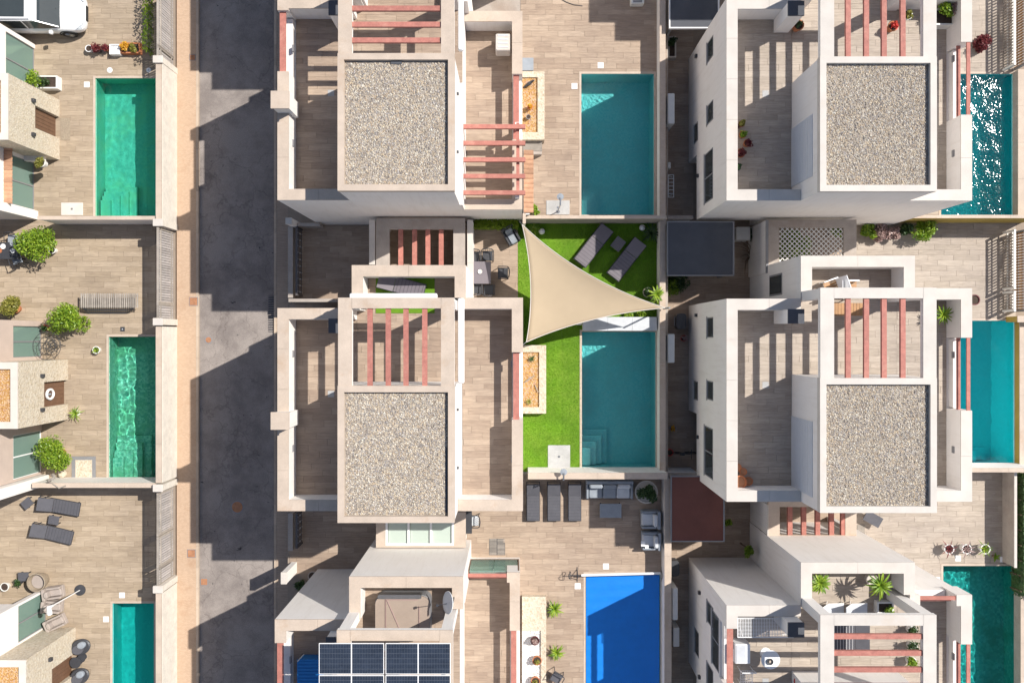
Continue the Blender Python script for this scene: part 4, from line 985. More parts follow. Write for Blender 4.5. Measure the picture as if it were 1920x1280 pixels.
def mk_chair(mat, cush=None, arms=True):
    def f(t):
        m = MB(); m.bbox(-.22, -.23, .42, .23, .23, .46, .02); m.build('seat', cush or mat, t, local=True)
        for x, y in ((-.21,-.22),(-.21,.22),(.21,-.22),(.21,.22)): MB().tube([(x*1.15, y*1.12, 0), (x, y, .43)], .018).build('leg', mat, t, local=True)
        b = MB(); pts = [(-.2,-.27,.68), (-.27,-.2,.80), (-.30,0,.84), (-.27,.2,.80), (-.2,.27,.68)]
        b.tube(pts, .022)
        for y in (-.16,-.08,0,.08,.16): b.tube([(-.22, y, .44), (-.28, y, .82)], .010)
        b.build('backrest', mat, t, local=True)
        if arms:
            for s in (-1, 1): MB().tube([(-.2,.27*s,.68), (.2,.28*s,.66), (.23,.25*s,.44)], .02).build('armrest', mat, t, local=True)
    return f
def mk_armchair(w, body, cush, light=None, seats=1):
    def f(t):
        MB().bbox(-.40, -w/2, .08, .40, w/2, .30, .03).build('base', body, t, local=True)
        MB().bbox(-.42, -w/2, .301, -.28, w/2, .72, .03).build('backrest', body, t, local=True)
        for s in (-1, 1): a, b = sorted((s*w/2, s*(w/2-.10))); MB().bbox(-.28, a, .301, .40, b, .56, .03).build('armrest', body, t, local=True)
        sw = (w-.22)/seats
        for k in range(seats):
            y = -w/2+.11+k*sw; mm = cush if not (light and k == seats-1) else light
            MB().bbox(-.26, y+.01, .302, .39, y+sw-.01, .45, .05).build('cushion', mm, t, local=True)
            MB().bbox(-.28, y+.02, .451, -.10, y+sw-.02, .80, .05).build('back_cushion', mm, t, local=True)
    return f
def mk_table(w, d, h, top, leg, plank=False):
    def f(t):
        if plank:
            n = 6
            for k in range(n): MB().box(-w/2, -d/2+k*d/n, h-.04, w/2, -d/2+(k+1)*d/n-.012, h).build('slat', top, t, local=True)
        else: MB().bbox(-w/2, -d/2, h-.04, w/2, d/2, h, .012).build('table_top', top, t, local=True)
        for x in (-1, 1):
            for y in (-1, 1): MB().cbox(x*(w/2-.06), y*(d/2-.06), 0, .05, .05, h-.041).build('leg', leg, t, local=True)
    return f
def mk_round_table(r, h, top, leg):
    def f(t):
        MB().lathe(0, 0, [(r-.02, h-.03), (r, h-.02), (r, h)], 24).build('table_top', top, t, local=True)
        MB().lathe(0, 0, [(.03, .03), (.03, h-.03)], 8).build('stem', leg, t, local=True); MB().lathe(0, 0, [(.22, 0), (.20, .03)], 16).build('foot', leg, t, local=True)
    return f
def mk_pot(r, h, mat, soil=True):
    def f(t):
        MB().lathe(0, 0, [(r*.7, 0), (r*.95, h*.85), (r*1.06, h*.86), (r*1.06, h), (r*.88, h), (r*.8, h*.8)], 18, cap=True).build('pot', mat, t, local=True, smooth=False)
        MB().lathe(0, 0, [(r*.86, h*.80+.02), (r*.84, h*.8+.035)], 14).build('soil', m_soil if soil else m_rust, t, local=True)
    return f
LM = {}
def leafmesh(l, w, mat, droop, key):
    k = (round(l,2), round(w,3), mat.name, round(droop,2))
    if k not in LM:
        vs = []; fs = []; n = 5
        for i in range(n+1):
            s = i/n; x = l*s*(1-.15*droop*s); z = l*(.55*s - droop*s*s); ww = w*(math.sin(math.pi*min(1, .18+s*.82))**.8)*.5
            vs += [(x, -ww, z+ww*.35), (x, 0, z), (x, ww, z+ww*.35)]
        for i in range(n): a = i*3; fs += [(a, a+3, a+4, a+1), (a+1, a+4, a+5, a+2)]
        me = bpy.data.meshes.new('leaf'); me.from_pydata(vs, [], fs); me.materials.append(mat); LM[k] = me
    return LM[k]
def rosette(t, n, l, w, mat, z=0.0, droop=.6, seed=0, joined=False):
    rnd = random.Random(seed); mb = MB()
    for i in range(n):
        a = i*2.39996 + rnd.uniform(-.15,.15); lift = 1 - (i/n); sc_ = .55 + .45*(i/n)
        me = leafmesh(l, w, mat, droop, 0)
        M_ = Matrix.Translation((0,0,z)) @ Matrix.Rotation(a, 4, 'Z') @ Matrix.Rotation(-R(60*lift+rnd.uniform(-8,8)-14), 4, 'Y') @ Matrix.Scale(sc_*rnd.uniform(.85,1.1), 4)
        if joined: mb.add([tuple(M_ @ v.co) for v in me.vertices], [tuple(p.vertices) for p in me.polygons])
        else:
            o = bpy.data.objects.new('leaf', me); o.parent = t; o.matrix_local = M_; COL.objects.link(o)
    if joined:
        me = bpy.data.meshes.new('foliage'); me.from_pydata(mb.v, [], mb.f); me.materials.append(mat); o = bpy.data.objects.new('foliage', me); o.parent = t; COL.objects.link(o)
def clump(t, rx, ry, rz, z, n, mat, ls=.07, seed=0, name='foliage'):
    rnd = random.Random(seed); vs = []; fs = []
    lobes = [(max(-.6,min(.6,rnd.gauss(0,.36)))*rx, max(-.6,min(.6,rnd.gauss(0,.36)))*ry, rnd.gauss(0,.25)*rz, rnd.uniform(.35,.6)) for _ in range(14)]; n = int(n*1.5)
    for _ in range(n):
        lx, ly, lz, lr = rnd.choice(lobes); d = Vector((rnd.gauss(0,1), rnd.gauss(0,1), rnd.gauss(0,1))).normalized()*(rnd.random()**.35)*lr
        p = Vector((lx + d.x*rx, ly + d.y*ry, z + lz + d.z*rz)); a = Vector((rnd.gauss(0,1), rnd.gauss(0,1), rnd.gauss(0,.5))).normalized(); b = a.cross(Vector((rnd.gauss(0,1), rnd.gauss(0,1), rnd.gauss(0,1)))).normalized()
        s = ls*rnd.uniform(.6,1.4); k = len(vs); vs += [p-a*s, p+b*s*.42, p+a*s, p-b*s*.42]; fs.append((k,k+1,k+2,k+3))
    me = bpy.data.meshes.new(name); me.from_pydata([tuple(v) for v in vs], [], fs); me.materials.append(mat)
    o = bpy.data.objects.new(name, me); o.parent = t; COL.objects.link(o); return o
SEED = [10]
def bush(px, py, rpx, label, mat=m_lf, z=0.0, pot=None, n=900, h=None, name='shrub', cat='shrub', ls=.07, group=None, trunk=.35):
    SEED[0] += 1; r = rpx/S; h = h or r*1.1
    x, y = W(px, py, z+trunk+h*.6); t = thing(name, label, cat, (x, y, z), group=group)
    if pot: MB().lathe(0, 0, [(pot[0]*.7, 0), (pot[0], pot[1]*.95), (pot[0]*.88, pot[1]), (pot[0]*.8, pot[1]*.85)], 14).build('pot', pot[2], t, local=True)
    if trunk: MB().tube([(0,0,0), (.03,.02,trunk*.6), (0,.03,trunk+h*.5)], [.05,.035,.02]).build('trunk', m_bark, t, local=True)
    clump(t, r, r, h*.75, trunk+h*.55, n, mat, ls, SEED[0]); return t
def yucca(px, py, rpx, label, mat=m_lf, z=0.0, zc=.3, n=26, w=.075, pot=None, parts=True, name='yucca', cat='yucca', droop=.55, potp=None):
    SEED[0] += 1; x, y = W(px, py, z+zc+.1); t = thing(name, label, cat, (x, y, z))
    if pot: MB().lathe(0, 0, [(pot[0]*.7, 0), (pot[0], pot[1]*.95), (pot[0]*.88, pot[1]), (pot[0]*.8, pot[1]*.85)], 14).build('pot', pot[2], t, local=True)
    MB().tube([(0,0,0), (.01,0,zc)], [.07,.05]).build('trunk', m_bark, t, local=True)
    rosette(t, n, rpx/S*1.05, w, mat, zc, droop, SEED[0], not parts); return t
def potp(px, py, r, h, mat, label, z=0.0, plant=None, leafm=m_lf, n=160, soil=True, cat='plant pot', pr_=None, name='plant_pot'):
    x, y = W(px, py, z+h); t = thing(name, label, cat, (x, y, z)); mk_pot(r, h, mat, soil)(t)
    SEED[0] += 1
    if plant == 'bush': clump(t, (pr_ or r*1.3), (pr_ or r*1.3), r*1.0, h+r*.6, n, leafm, .05, SEED[0])
    if plant == 'ros': rosette(t, 16, (pr_ or r*1.8), .05, leafm, h*.85, .5, SEED[0], True)
    return t

# ---- top left plot: SUV, planters
def car(loc, label, paint, L=4.55, Wd=1.9, Ht=1.66, rz=0, sunroof=True, name='parked_car', cat='car', group=None):
    t = thing(name, label, cat, loc, rz, group)
    # body: lower shell lofted along x (front at +x)
    st_ = [(-.5,.40,.62,.72),(-.485,.44,.95,.86),(-.44,.475,1.0,.94),(-.30,.49,1.0,.98),(0,.5,.98,1.0),(.20,.5,.97,1.0),(.34,.495,.95,.98),(.43,.47,.86,.93),(.475,.42,.74,.84),(.497,.32,.60,.70)]
    vs = []; fs = []; nsec = 12
    for sx, hw, ht, _ in st_:
        x = sx*L; w = hw*Wd; h = ht*1.0
        prof = [(-w*.90,.28),(-w*.985,.42),(-w,.60),(-w*.97,.78),(-w*.90,h*.93),(-w*.72,h),(-w*.3,h*1.02),(w*.3,h*1.02),(w*.72,h),(w*.90,h*.93),(w*.97,.78),(w,.60),(w*.985,.42),(w*.90,.28)]
        prof = [(a, min(b, h*1.02)) for a, b in prof]
        vs += [(x, a, b) for a, b in prof]
    k = 14
    for i in range(len(st_)-1):
        for j in range(k-1): fs.append((i*k+j, i*k+j+1, (i+1)*k+j+1, (i+1)*k+j))
        fs.append((i*k+k-1, i*k, (i+1)*k, (i+1)*k+k-1))
    fs.append(tuple(range(k))); fs.append(tuple((len(st_)-1)*k+i for i in range(k)))
    b = MB().add(vs, fs).build('body', paint, t, smooth=True, local=True); b.modifiers.new('s', 'SUBSURF').render_levels = 1; b.modifiers['s'].levels = 1
    # glasshouse
    def loft(sts, name, mat, sm=True, par=t):
        vs = []; fs = []; k = len(sts[0][1])
        for x, pf in sts: vs += [(x, a, b) for a, b in pf]
        for i in range(len(sts)-1):
            for j in range(k-1): fs.append((i*k+j, i*k+j+1, (i+1)*k+j+1, (i+1)*k+j))
        fs.append(tuple(range(k))); fs.append(tuple((len(sts)-1)*k+i for i in range(k)))
        return MB().add(vs, fs).build(name, mat, par, smooth=sm, local=True)
    w = Wd/2
    def pf(wb, wt, zb, zt): return [(-w*wb, zb), (-w*wt, zt-.05), (-w*wt*.93, zt), (w*wt*.93, zt), (w*wt, zt-.05), (w*wb, zb)]
    loft([(-.46*L, pf(.80,.78,.9,1.0)), (-.40*L, pf(.88,.76,.95,Ht-.16)), (-.36*L, pf(.89,.76,.95,Ht-.04)), (.06*L, pf(.90,.76,.95,Ht-.05)), (.12*L, pf(.90,.78,.95,Ht-.14)), (.265*L, pf(.86,.84,.94,1.0))], 'windows', m_dglass, False)
    loft([(-.405*L, [(-w*.75,Ht-.10),(-w*.70,Ht-.04),(w*.70,Ht-.04),(w*.75,Ht-.10)]), (-.35*L, [(-w*.775,Ht-.07),(-w*.70,Ht),(w*.70,Ht),(w*.775,Ht-.07)]), (.05*L, [(-w*.775,Ht-.09),(-w*.70,Ht-.02),(w*.70,Ht-.02),(w*.775,Ht-.09)]), (.095*L, [(-w*.77,Ht-.13),(-w*.70,Ht-.07),(w*.70,Ht-.07),(w*.77,Ht-.13)])], 'roof', paint, False)
    if sunroof: MB().box(-.30*L, -w*.58, Ht-.0, -.02*L, w*.58, Ht+.006).build('sunroof', m_dglass, t, local=True)
    for s in (-1, 1):
        MB().tube([(-.38*L, s*w*.74, Ht-.06), (.07*L, s*w*.74, Ht-.05), (.26*L, s*w*.84, 1.02)], .035).build('pillar', paint, t, local=True)
        MB().tube([(-.06*L, s*w*.77, Ht-.08), (-.06*L, s*w*.895, .96)], .03).build('pillar', paint, t, local=True)
        MB().tube([(-.34*L, s*w*.70, Ht+.03), (.03*L, s*w*.70, Ht+.02)], .018).build('roof_rail', m_steel, t, local=True)
        MB().bbox(.165*L, s*w*1.02-.01 if s > 0 else s*w*1.02-.18, .98, .20*L, s*w*1.02+.18 if s > 0 else s*w*1.02+.01, 1.12, .03).build('mirror', paint, t, local=True)
        h = MB().add([(.485*L, s*w*.52, .70), (.465*L, s*w*.80, .72), (.405*L, s*w*.93, .80), (.43*L, s*w*.86, .875), (.462*L, s*w*.66, .83), (.478*L, s*w*.52, .80)], [tuple(range(6))]).build('headlight', m_lamp, t, local=True)
        md = h.modifiers.new('t', 'SOLIDIFY'); md.thickness = .03; md.offset = 0
        for x in (-.30*L, .30*L):
            wh = thing('wheel', None, None, (x, s*(w-.10), .34)); wh.parent = t
            wm_ = MB(); n = 20; pfw = [(.20,-.10),(.33,-.11),(.345,-.07),(.345,.07),(.33,.11),(.20,.10)]
            vs = []; fs = []
            for r_, yy in pfw:
                for i in range(n): a = 2*math.pi*i/n; vs.append((r_*math.cos(a), yy, r_*math.sin(a)))
            for kk in range(5):
                for i in range(n): j = (i+1)%n; fs.append((kk*n+i, kk*n+j, (kk+1)*n+j, (kk+1)*n+i))
            wm_.add(vs, fs).build('tyre', m_tyre, wh, local=True)
            rm = MB(); rm.tube([(0,-.02*s,0),(0,.095*s,0)], .06, 10)
            for i in range(5): a = 2*math.pi*i/5; rm.tube([(0,.08*s,0), (.22*math.cos(a), .085*s, .22*math.sin(a))], .03, 5)
            rm.tube([(.22*math.cos(a), .08*s, .22*math.sin(a)) for a in [2*math.pi*i/16 for i in range(17)]], .025, 5)
            rm.build('rim', m_steel, wh, local=True)
            ar = MB().tube([(x+.40*math.cos(a), s*(w*.985), .36+.40*math.sin(a)) for a in [math.pi*i/10 for i in range(11)]], .03, 5).build('wheel_arch', m_tyre, t, local=True)
    MB().box(.488*L, -.35, .42, .5*L+.005, .35, .60).build('grille', m_tyre, t, local=True)
    MB().tube([(.14*L,-.5,1.33),(.24*L,.05,1.09)], .012, 4).tube([(.14*L,.1,1.36),(.24*L,.55,1.09)], .012, 4).build('wiper', m_tyre, t, local=True)
    return t
x, y = W(72, 25, .6); car((x, y, 0), 'white SUV with a dark panoramic roof parked at the top left corner', m_carw)
LV = 0.0
x, y = W(891, -42, .6); car((x, y, 0), 'dark car nosing in at the top edge above the centre house terrace', m_card, rz=R(-90), sunroof=False)
LV = LEFT
potp(166, 91, .16, .3, m_wht, 'small white round pot at the left end of the planter row', plant=None)
potp(181, 92, .17, .3, m_dk, 'burgundy-leaved plant in a pot left of the planter row', plant='bush', leafm=m_lfr, n=220, pr_=.26)
potp(198, 90, .14, .28, m_terra, 'small red succulent in a pot within the planter row', plant='bush', leafm=m_lfr, n=150, pr_=.18)
def trough(q, z, h, mat, label, fill=m_wgravel, plants=(), name='planter', cat='planter', rim=.06):
    a = pr(*q, z+h); t = thing(name, label, cat, ((a[0]+a[2])/2, (a[1]+a[3])/2, z))
    for i, r in enumerate(subtract(a, [(a[0]+rim, a[1]+rim, a[2]-rim, a[3]-rim)])): MB().box(r[0], r[1], z, r[2], r[3], z+h).build('side', mat, t)
    MB().box(a[0]+rim+.001, a[1]+rim+.001, z, a[2]-rim-.001, a[3]-rim-.001, z+h*.86).build('filling', fill, t)
    for (px, py, rr, mm, n) in plants:
        x, y = W(px, py, z+h); b = wloc(t); SEED[0] += 1
        c = clump(t, rr, rr, rr*.8, 0, n, mm, .055, SEED[0]); c.location = (x-b[0], y-b[1], h+rr*.5)
    return t
trough((205,83,224,102), 0, .35, m_wht, 'square white planter of pale stones in the planter row', plants=[])
trough((226,80,262,100), 0, .3, m_terra, 'planter of orange and yellow flowers at the right end of the planter row', fill=m_soil, plants=[(236,88,.22,m_flo,260),(250,90,.2,m_lf2,220)])
trough((68,142,107,166), 0, .45, m_plast, 'white planter with green plants above the stone tower', fill=m_soil, plants=[(66,150,.42,m_lf,420),(85,156,.25,m_lfd,160)])
potp(76, 305, .2, .4, m_plast, 'small yellowish potted shrub on the white ledge below the stone tower', z=.95, plant='bush', leafm=m_lf2, n=260, pr_=.28)
def lid(px, py, w, label, z=0.016, mat=None, rnd=False, name='skimmer_lid', cat='skimmer lid', group=None):
    x, y = W(px, py); t = thing(name, label, cat, (x, y, z), group=group)
    if rnd: MB().lathe(x, y, [(w/2, z), (w/2-.01, z+.012)], 20).build('disc', mat or m_wht, t); MB().lathe(x, y, [(.03, z+.013), (.02, z+.018)], 8).build('knob', m_frame, t)
    else:
        MB().bbox(x-w/2, y-w/2, z, x+w/2, y+w/2, z+.012, .01).build('plate', mat or m_wht, t); MB().cbox(x, y, z+.012, .05, .05, .005).build('knob', m_ltfab, t)
    return t
lid(206,132,.27,'round white pool lid above the emerald pool', rnd=True); lid(279,132,.24,'round white pool lid in the wall shade above the emerald pool', rnd=True)
for px, py, lb in ((163,159,'left of the emerald pool'),(230,617,'above the rippling green pool'),(229,1115,'above the narrow turquoise pool'),(199,1160,'left of the narrow turquoise pool'),(1126,123,'above the top teal pool'),(1077,162,'left of the top teal pool'),(1136,1061,'above the blue pool cover'),(1083,1098,'left of the blue pool cover'),(1796,1046,'above the dark green pool under the potted plants'),(1757,1086,'left of the dark green pool')):
    LV = LEFT if px < 400 else (GARDEN if px < 1250 else 0.0)
    lid(px, py, .27, 'square white skimmer lid ' + lb, mat=m_dk if (px, py) == (230,617) else None) if (px, py) != (230,617) else lid(px, py, .22, 'small dark square pool cover above the rippling green pool', mat=m_dk)
LV = LEFT
def tray(q, label, mat=m_slab, name='shower_tray', frame=None, z=.016):
    a = pr(*q); t = thing(name, label, 'shower tray', ((a[0]+a[2])/2, (a[1]+a[3])/2, 0))
    if frame:
        for r in subtract(a, [(a[0]+.17, a[1]+.17, a[2]-.17, a[3]-.17)]): MB().box(r[0], r[1], z, r[2], r[3], z+.02).build('frame', frame, t)
        MB().box(a[0]+.171, a[1]+.171, z, a[2]-.171, a[3]-.171, z+.012).build('tray', mat, t)
    else: MB().bbox(a[0], a[1], z, a[2], a[3], z+.03, .02).build('tray', mat, t); MB().cbox((a[0]+a[2])/2, (a[1]+a[3])/2, z+.03, .1, .1, .004).build('drain', m_steel, t)
    return t
def shower(px, py, label):
    x, y = W(px, py); t = thing('outdoor_shower', label, 'shower', (x, y, 0))
    MB().tube([(x,y,0),(x,y,2.1),(x,y+.3,2.15)], .035, 8).build('column', m_steel, t); MB().lathe(x, y+.34, [(.14,2.08),(.15,2.12),(.05,2.15)], 14).build('shower_head', m_gyfab, t)
    MB().lathe(x, y, [(.1,.016),(.09,.05)], 10).build('foot', m_steel, t); return t
tray((115,380,156,404), 'pale textured shower tray at the bottom of the top left plot', m_cope_w)
tray((135,855,180,903), 'stone shower tray in a grey frame beside the rippling pool steps', m_stone, frame=m_frame)
LV = GARDEN
tray((1024,376,1068,403), 'grey shower tray left of the top teal pool', m_slab); shower(1046,397,'steel shower on the tray left of the top teal pool')
tray((1027,834,1069,877), 'grey shower tray in the turf', m_slab); shower(1052,885,'steel shower behind the tray in the turf')
LV = LEFT
mt = thing('doormat', 'brown doormat in front of the top left stone tower', 'doormat', (*W(122,242), .016)); q = pr(114,222,132,263); MB().box(q[0], q[1], .017, q[2], q[3], .035).build('mat', m_wick, mt)
LV = GARDEN
mt = thing('shower_mat', 'grey folded mat left of the top teal pool', 'mat', (*W(990,120), .016)); q = pr(980,110,999,132,.3); MB().box(q[0], q[1], .02, q[2], q[3], .3).build('box', m_frame, mt); MB().box(q[0]-.02, q[1]-.02, .301, q[2]+.03, q[3]+.02, .34).build('lid', m_gyfab, mt)
LV = LEFT
h = MB()
for _ in range(900):
    x = random.uniform(WX(285), WX(291)); y = random.uniform(WY(108), WY(-30)); z = random.uniform(.1, 1.2); a = random.uniform(0, 6.28); s = .06
    k = len(h.v); h.v += [(x-s*math.cos(a), y-s*math.sin(a), z), (x, y, z+.05), (x+s*math.cos(a), y+s*math.sin(a), z+.02), (x, y, z-.04)]; h.f.append((k,k+1,k+2,k+3))
hd = thing('hedge', 'narrow green hedge along the street wall beside the SUV plot', 'hedge', (WX(288), WY(50), 0))
for k in range(6): MB().tube([(WX(288), WY(100-k*22), 0), (WX(288)+.02, WY(98-k*22), .9)], .02).build('stem', m_bark, hd)
h.build('foliage', m_lf, hd)
# ---- middle left plot
bush(66,452,36,'large round bright green shrub above the middle left terrace', h=1.0, n=3200, ls=.065, pot=(.25,.35,m_terra), trunk=.45)
bush(121,592,34,'round bright green shrub left of the slatted bench', h=.95, n=2800, ls=.065, pot=(.25,.35,m_terra))
bush(18,578,25,'yellowish shrub at the left edge above the glass', m_lf2, h=.7, n=1500, ls=.06, pot=(.22,.3,m_terra))
bush(98,853,36,'dense round green shrub beside the lower window of the middle left house', h=1.0, n=3200, ls=.06, pot=(.25,.35,m_terra))
yucca(140,775,19,'small spiky green plant at the corner of the middle stone tower', m_lf, zc=.3, n=26, w=.05, parts=False, pot=(.16,.25,m_plast))
potp(180,656,.17,.3,m_wht,'small spiky plant in a white pot left of the rippling pool', plant='ros', pr_=.3)
# slatted bench with trapezoid frame
bt = thing('slatted_bench', 'long weathered slatted bench with a trapezoid frame in front', 'bench', (*W(204,568,.5), 0))
a, c, zz = WX(151,.5), WX(260,.5), .5
bm_ = MB().box(-.03, WY(577,.5)-WY(565,.5), 0, .03, WY(550,.5)-WY(565,.5), .035).mesh('slat', m_gwood); n = 27
for k in range(n):
    o = bpy.data.objects.new('slat', bm_); o.parent = bt; o.location = (a+(c-a)*(k+.5)/n-bt.location.x, WY(565,.5)-bt.location.y, zz); COL.objects.link(o)
MB().tube([(a,WY(555,.5),.48),(c,WY(555,.5),.48)], .02).tube([(a,WY(573,.5),.48),(c,WY(573,.5),.48)], .02).build('bearer', m_gwood, bt)
for z_, dy in ((.3,0),(.05,6)):
    MB().tube([(*W(156,577+dy*.2,.48),.48), (*W(166,581+dy,z_),z_), (*W(238,581+dy,z_),z_), (*W(250,577+dy*.2,.48),.48)], .025).build('frame', m_dk, bt)
for px in (156, 250): MB().tube([(*W(px,556,.48),.48),(*W(px,556,0),.02)], .025).build('leg', m_dk, bt)
# round wire table/chairs beside the glass
def wire_disc(px, py, r, z, label, name='wire_table', cat='table'):
    x, y = W(px, py, z); t = thing(name, label, cat, (x, y, 0))
    m = MB()
    for rr in (r, r*.62, r*.25): m.tube([(x+rr*math.cos(q), y+rr*math.sin(q), z) for q in [i*math.pi/12 for i in range(25)]], .014, 5)
    m.build('ring', m_dk, t); m = MB()
    for i in range(12): q = i*math.pi/6; m.tube([(x+r*.25*math.cos(q), y+r*.25*math.sin(q), z), (x+r*math.cos(q), y+r*math.sin(q), z)], .008, 4)
    m.build('spoke', m_dk, t)
    for i in range(3): q = i*2.09; MB().tube([(x+r*.3*math.cos(q), y+r*.3*math.sin(q), z), (x+r*.8*math.cos(q), y+r*.8*math.sin(q), .016)], .014, 5).build('leg', m_dk, t)
wire_disc(88,648,.66,.72,'large round black wire table in front of the middle left glass')
wire_disc(99,646,.34,.45,'small round black wire stool beside the wire table','wire_stool','stool')
potp(84,615,.14,.3,m_redpl,'small red pot beside the brown trellis above the glass', plant='bush', leafm=m_lfd, n=120)
tb = place('dark_table', mk_table(1.0,.8,.73,m_dk,m_dk), *W(14,470,.73), 0, 0, 'dark laid table at the left edge below the round shrub', 'table')
for px, py, r_, mm in ((6,462,.13,m_wht),(24,470,.12,m_ltfab),(0,470,.11,m_terra),(24,456,.14,m_gyfab)):
    x, y = W(px, py, .74); o = thing('plate', {6:'white plate on the dark laid table',24:'pale plate at the right of the dark laid table' if py==470 else 'blue-grey plate at the top of the dark laid table',0:'terracotta dish at the left of the dark laid table'}[px], 'plate', (x, y, .735)); MB().lathe(x, y, [(r_*.6,.735),(r_,.755),(r_*.9,.752),(r_*.5,.742)], 16).build('rim', mm, o)
place('garden_chair:dk', mk_chair(m_dk, m_gyfab), *W(20,448,.6), 0, R(-90), 'dark chair with a bluish cushion above the laid table at the left edge', 'chair')
place('garden_chair:dk', mk_chair(m_dk, m_gyfab), *W(28,486,.6), 0, R(110), 'dark chair with a bluish cushion below the laid table at the left edge', 'chair')
potp(97,469,.16,.35,m_wht,'white pot standing right of the large round shrub', plant=None)
st_ = thing('stone_figure', 'small curling driftwood figure on the wall below the stone shower tray', 'sculpture', (*W(104,903,1.8), 1.8))
pts = [(*W(100+6*math.sin(i*.9), 890+i*2.2, 1.8), 1.83+.25*math.sin(i*.5)) for i in range(9)]
MB().tube(pts, [.09,.07,.06,.05,.06,.05,.04,.04,.03]).build('body', m_gwood, st_)
MB().tube([(*W(100,906,1.8),1.83),(*W(112,914,1.8),1.86),(*W(124,910,1.8),1.83)], .03).build('branch', m_gwood, st_)
bx_ = thing('lantern', 'rounded cream stone lantern beside the stone shower tray', 'lantern', (*W(115,889,.3), 0)); MB().lathe(bx_.location.x, bx_.location.y, [(.12,.016),(.19,.15),(.17,.3),(.06,.4)], 14).build('body', m_stone, bx_)
# ---- lower left plot
LG = 'grey mesh sun loungers of the lower left terrace'
place('sun_lounger:g', mk_lounger(m_dk, m_dkfab), *W(110,949,.35), 0, R(170), 'grey mesh sun lounger nearest the wall on the lower left terrace', 'sun lounger')
place('sun_lounger:g', mk_lounger(m_dk, m_dkfab), *W(97,1000,.35), 0, R(166), 'grey mesh sun lounger second from the wall on the lower left terrace', 'sun lounger')
place('side_table:g', mk_table(.5,.42,.35,m_dkfab,m_dk), *W(100,975,.35), 0, R(-10), 'small grey side table between the two left loungers', 'side table')
place('side_table:g', mk_table(.5,.42,.35,m_dkfab,m_dk), *W(48,944,.45), 0, R(40), 'dark folding stool left of the upper grey lounger', 'side table')
wc = thing('wicker_chair', 'round wicker tub chair on the lower left terrace', 'chair', (*W(71,1090,.5), 0))
mk = MB().lathe(wc.location.x, wc.location.y, [(.30,.02),(.40,.4),(.44,.68),(.40,.69),(.35,.42)], 22); mk.build('shell', m_wick, wc); MB().lathe(wc.location.x, wc.location.y, [(.34,.40),(.32,.47)], 20).build('cushion', m_taupe, wc)
place('side_table:g', mk_table(.5,.42,.35,m_dkfab,m_dk), *W(41,1082,.45), 0, R(2), 'taupe slatted side table left of the wicker tub chair', 'side table')
potp(34,1092,.15,.3,m_dk,'small dark pot plant left of the wicker tub chair', plant='bush', leafm=m_lfd, n=120)
potp(8,1100,.2,.3,m_plast,'round pale bowl at the left edge of the lower left terrace', plant=None)
for px, py, a, lb in ((98,1112,8,'taupe cushioned chair above the closed white parasol'),(96,1138,-5,'taupe cushioned chair under the closed white parasol'),(102,1168,25,'taupe cushioned chair below the closed white parasol')):
    place('patio_chair:t', mk_armchair(.56, m_taupe, m_taupe), *W(px,py,.5), 0, R(a), lb, 'chair')
pa = thing('closed_parasol', 'closed white parasol leaning out from a round dark base', 'parasol', (*W(151,1106), 0))
x, y = W(151,1105); MB().lathe(x, y, [(.26,.016),(.26,.07),(.1,.09)], 22).build('base', m_dk, pa)
MB().tube([(x,y,.09),(x-.02,y,2.6)], .025, 8).build('pole', m_wht, pa)
e = W(92,1150,2.25); MB().tube([(x-.02,y,2.45),(x-.2+.4*(e[0]-x)*.3,y-.1,2.4),(e[0],e[1],2.2)], [.04,.10,.13], 8).build('canopy', m_wht, pa)
for px, py, rx_, ry_, a, lb in ((150,1213,.46,.36,20,'upper dark oval lounger beside the narrow pool'),(148,1268,.46,.36,25,'lower dark oval lounger beside the narrow pool')):
    x, y = W(px, py, .4); t = thing('oval_lounger', lb, 'lounger', (x, y, 0), R(a))
    MB().lathe(0, 0, [(.30,.02),(.44,.28),(.46,.36),(.40,.40)], 24).build('shell', m_dk, t, local=True); t.scale = (1.05,.82,1)
    MB().lathe(-.12, -.08, [(.27,.401),(.26,.45)], 20).build('cushion', m_dkfab, t, local=True); MB().lathe(.12, .1, [(.2,.402),(.19,.5),(.12,.53)], 18).build('bolster', m_gyfab, t, local=True)
place('pouf:d', mk_round_table(.27,.38,m_dk,m_dk), *W(141,1242,.38), 0, 0, 'larger dark round side table between the oval loungers', 'side table')
place('pouf:d', mk_round_table(.27,.38,m_dk,m_dk), *W(152,1234,.3), 0, 0, 'smaller dark round side table between the oval loungers', 'side table', scale=.72)
LV = 0.0
# covers in pavement and road
def cover(px, py, w, z, label, mat, rnd=False):
    x, y = W(px, py, z); t = thing('manhole_cover', label, 'manhole cover', (x, y, z))
    if rnd: MB().lathe(x, y, [(w/2, z), (w/2, z+.012)], 22).build('rim', m_frame, t); MB().lathe(x, y, [(w/2-.05, z+.0121), (w/2-.06, z+.02)], 22).build('lid', mat, t)
    else: MB().cbox(x, y, z, w, w, .012).build('rim', m_frame, t); MB().cbox(x, y, z+.012, w-.06, w-.06, .008).build('lid', mat, t)
cover(363,565,.42,-.88,'rusty square cover in the peach pavement beside the long slatted gate',m_rust); cover(359,1037,.4,-.88,'rusty square cover in the peach pavement near the bottom',m_rust); cover(361,108,.3,-.88,'faint square cover in the peach pavement near the top',m_rust)
cover(391,637,.38,ZR,'reddish square cover at the left edge of the asphalt',m_rust,True); cover(383,1090,.36,ZR,'reddish square cover at the lower left edge of the asphalt',m_rust); cover(445,950,.62,ZR,'round rusty manhole cover in the shaded road',m_rust,True)
x, y = W(510,588,ZR); dg = thing('drain_grate', 'long dark drain grate at the right kerb of the road', 'drain grate', (x, y, ZR))
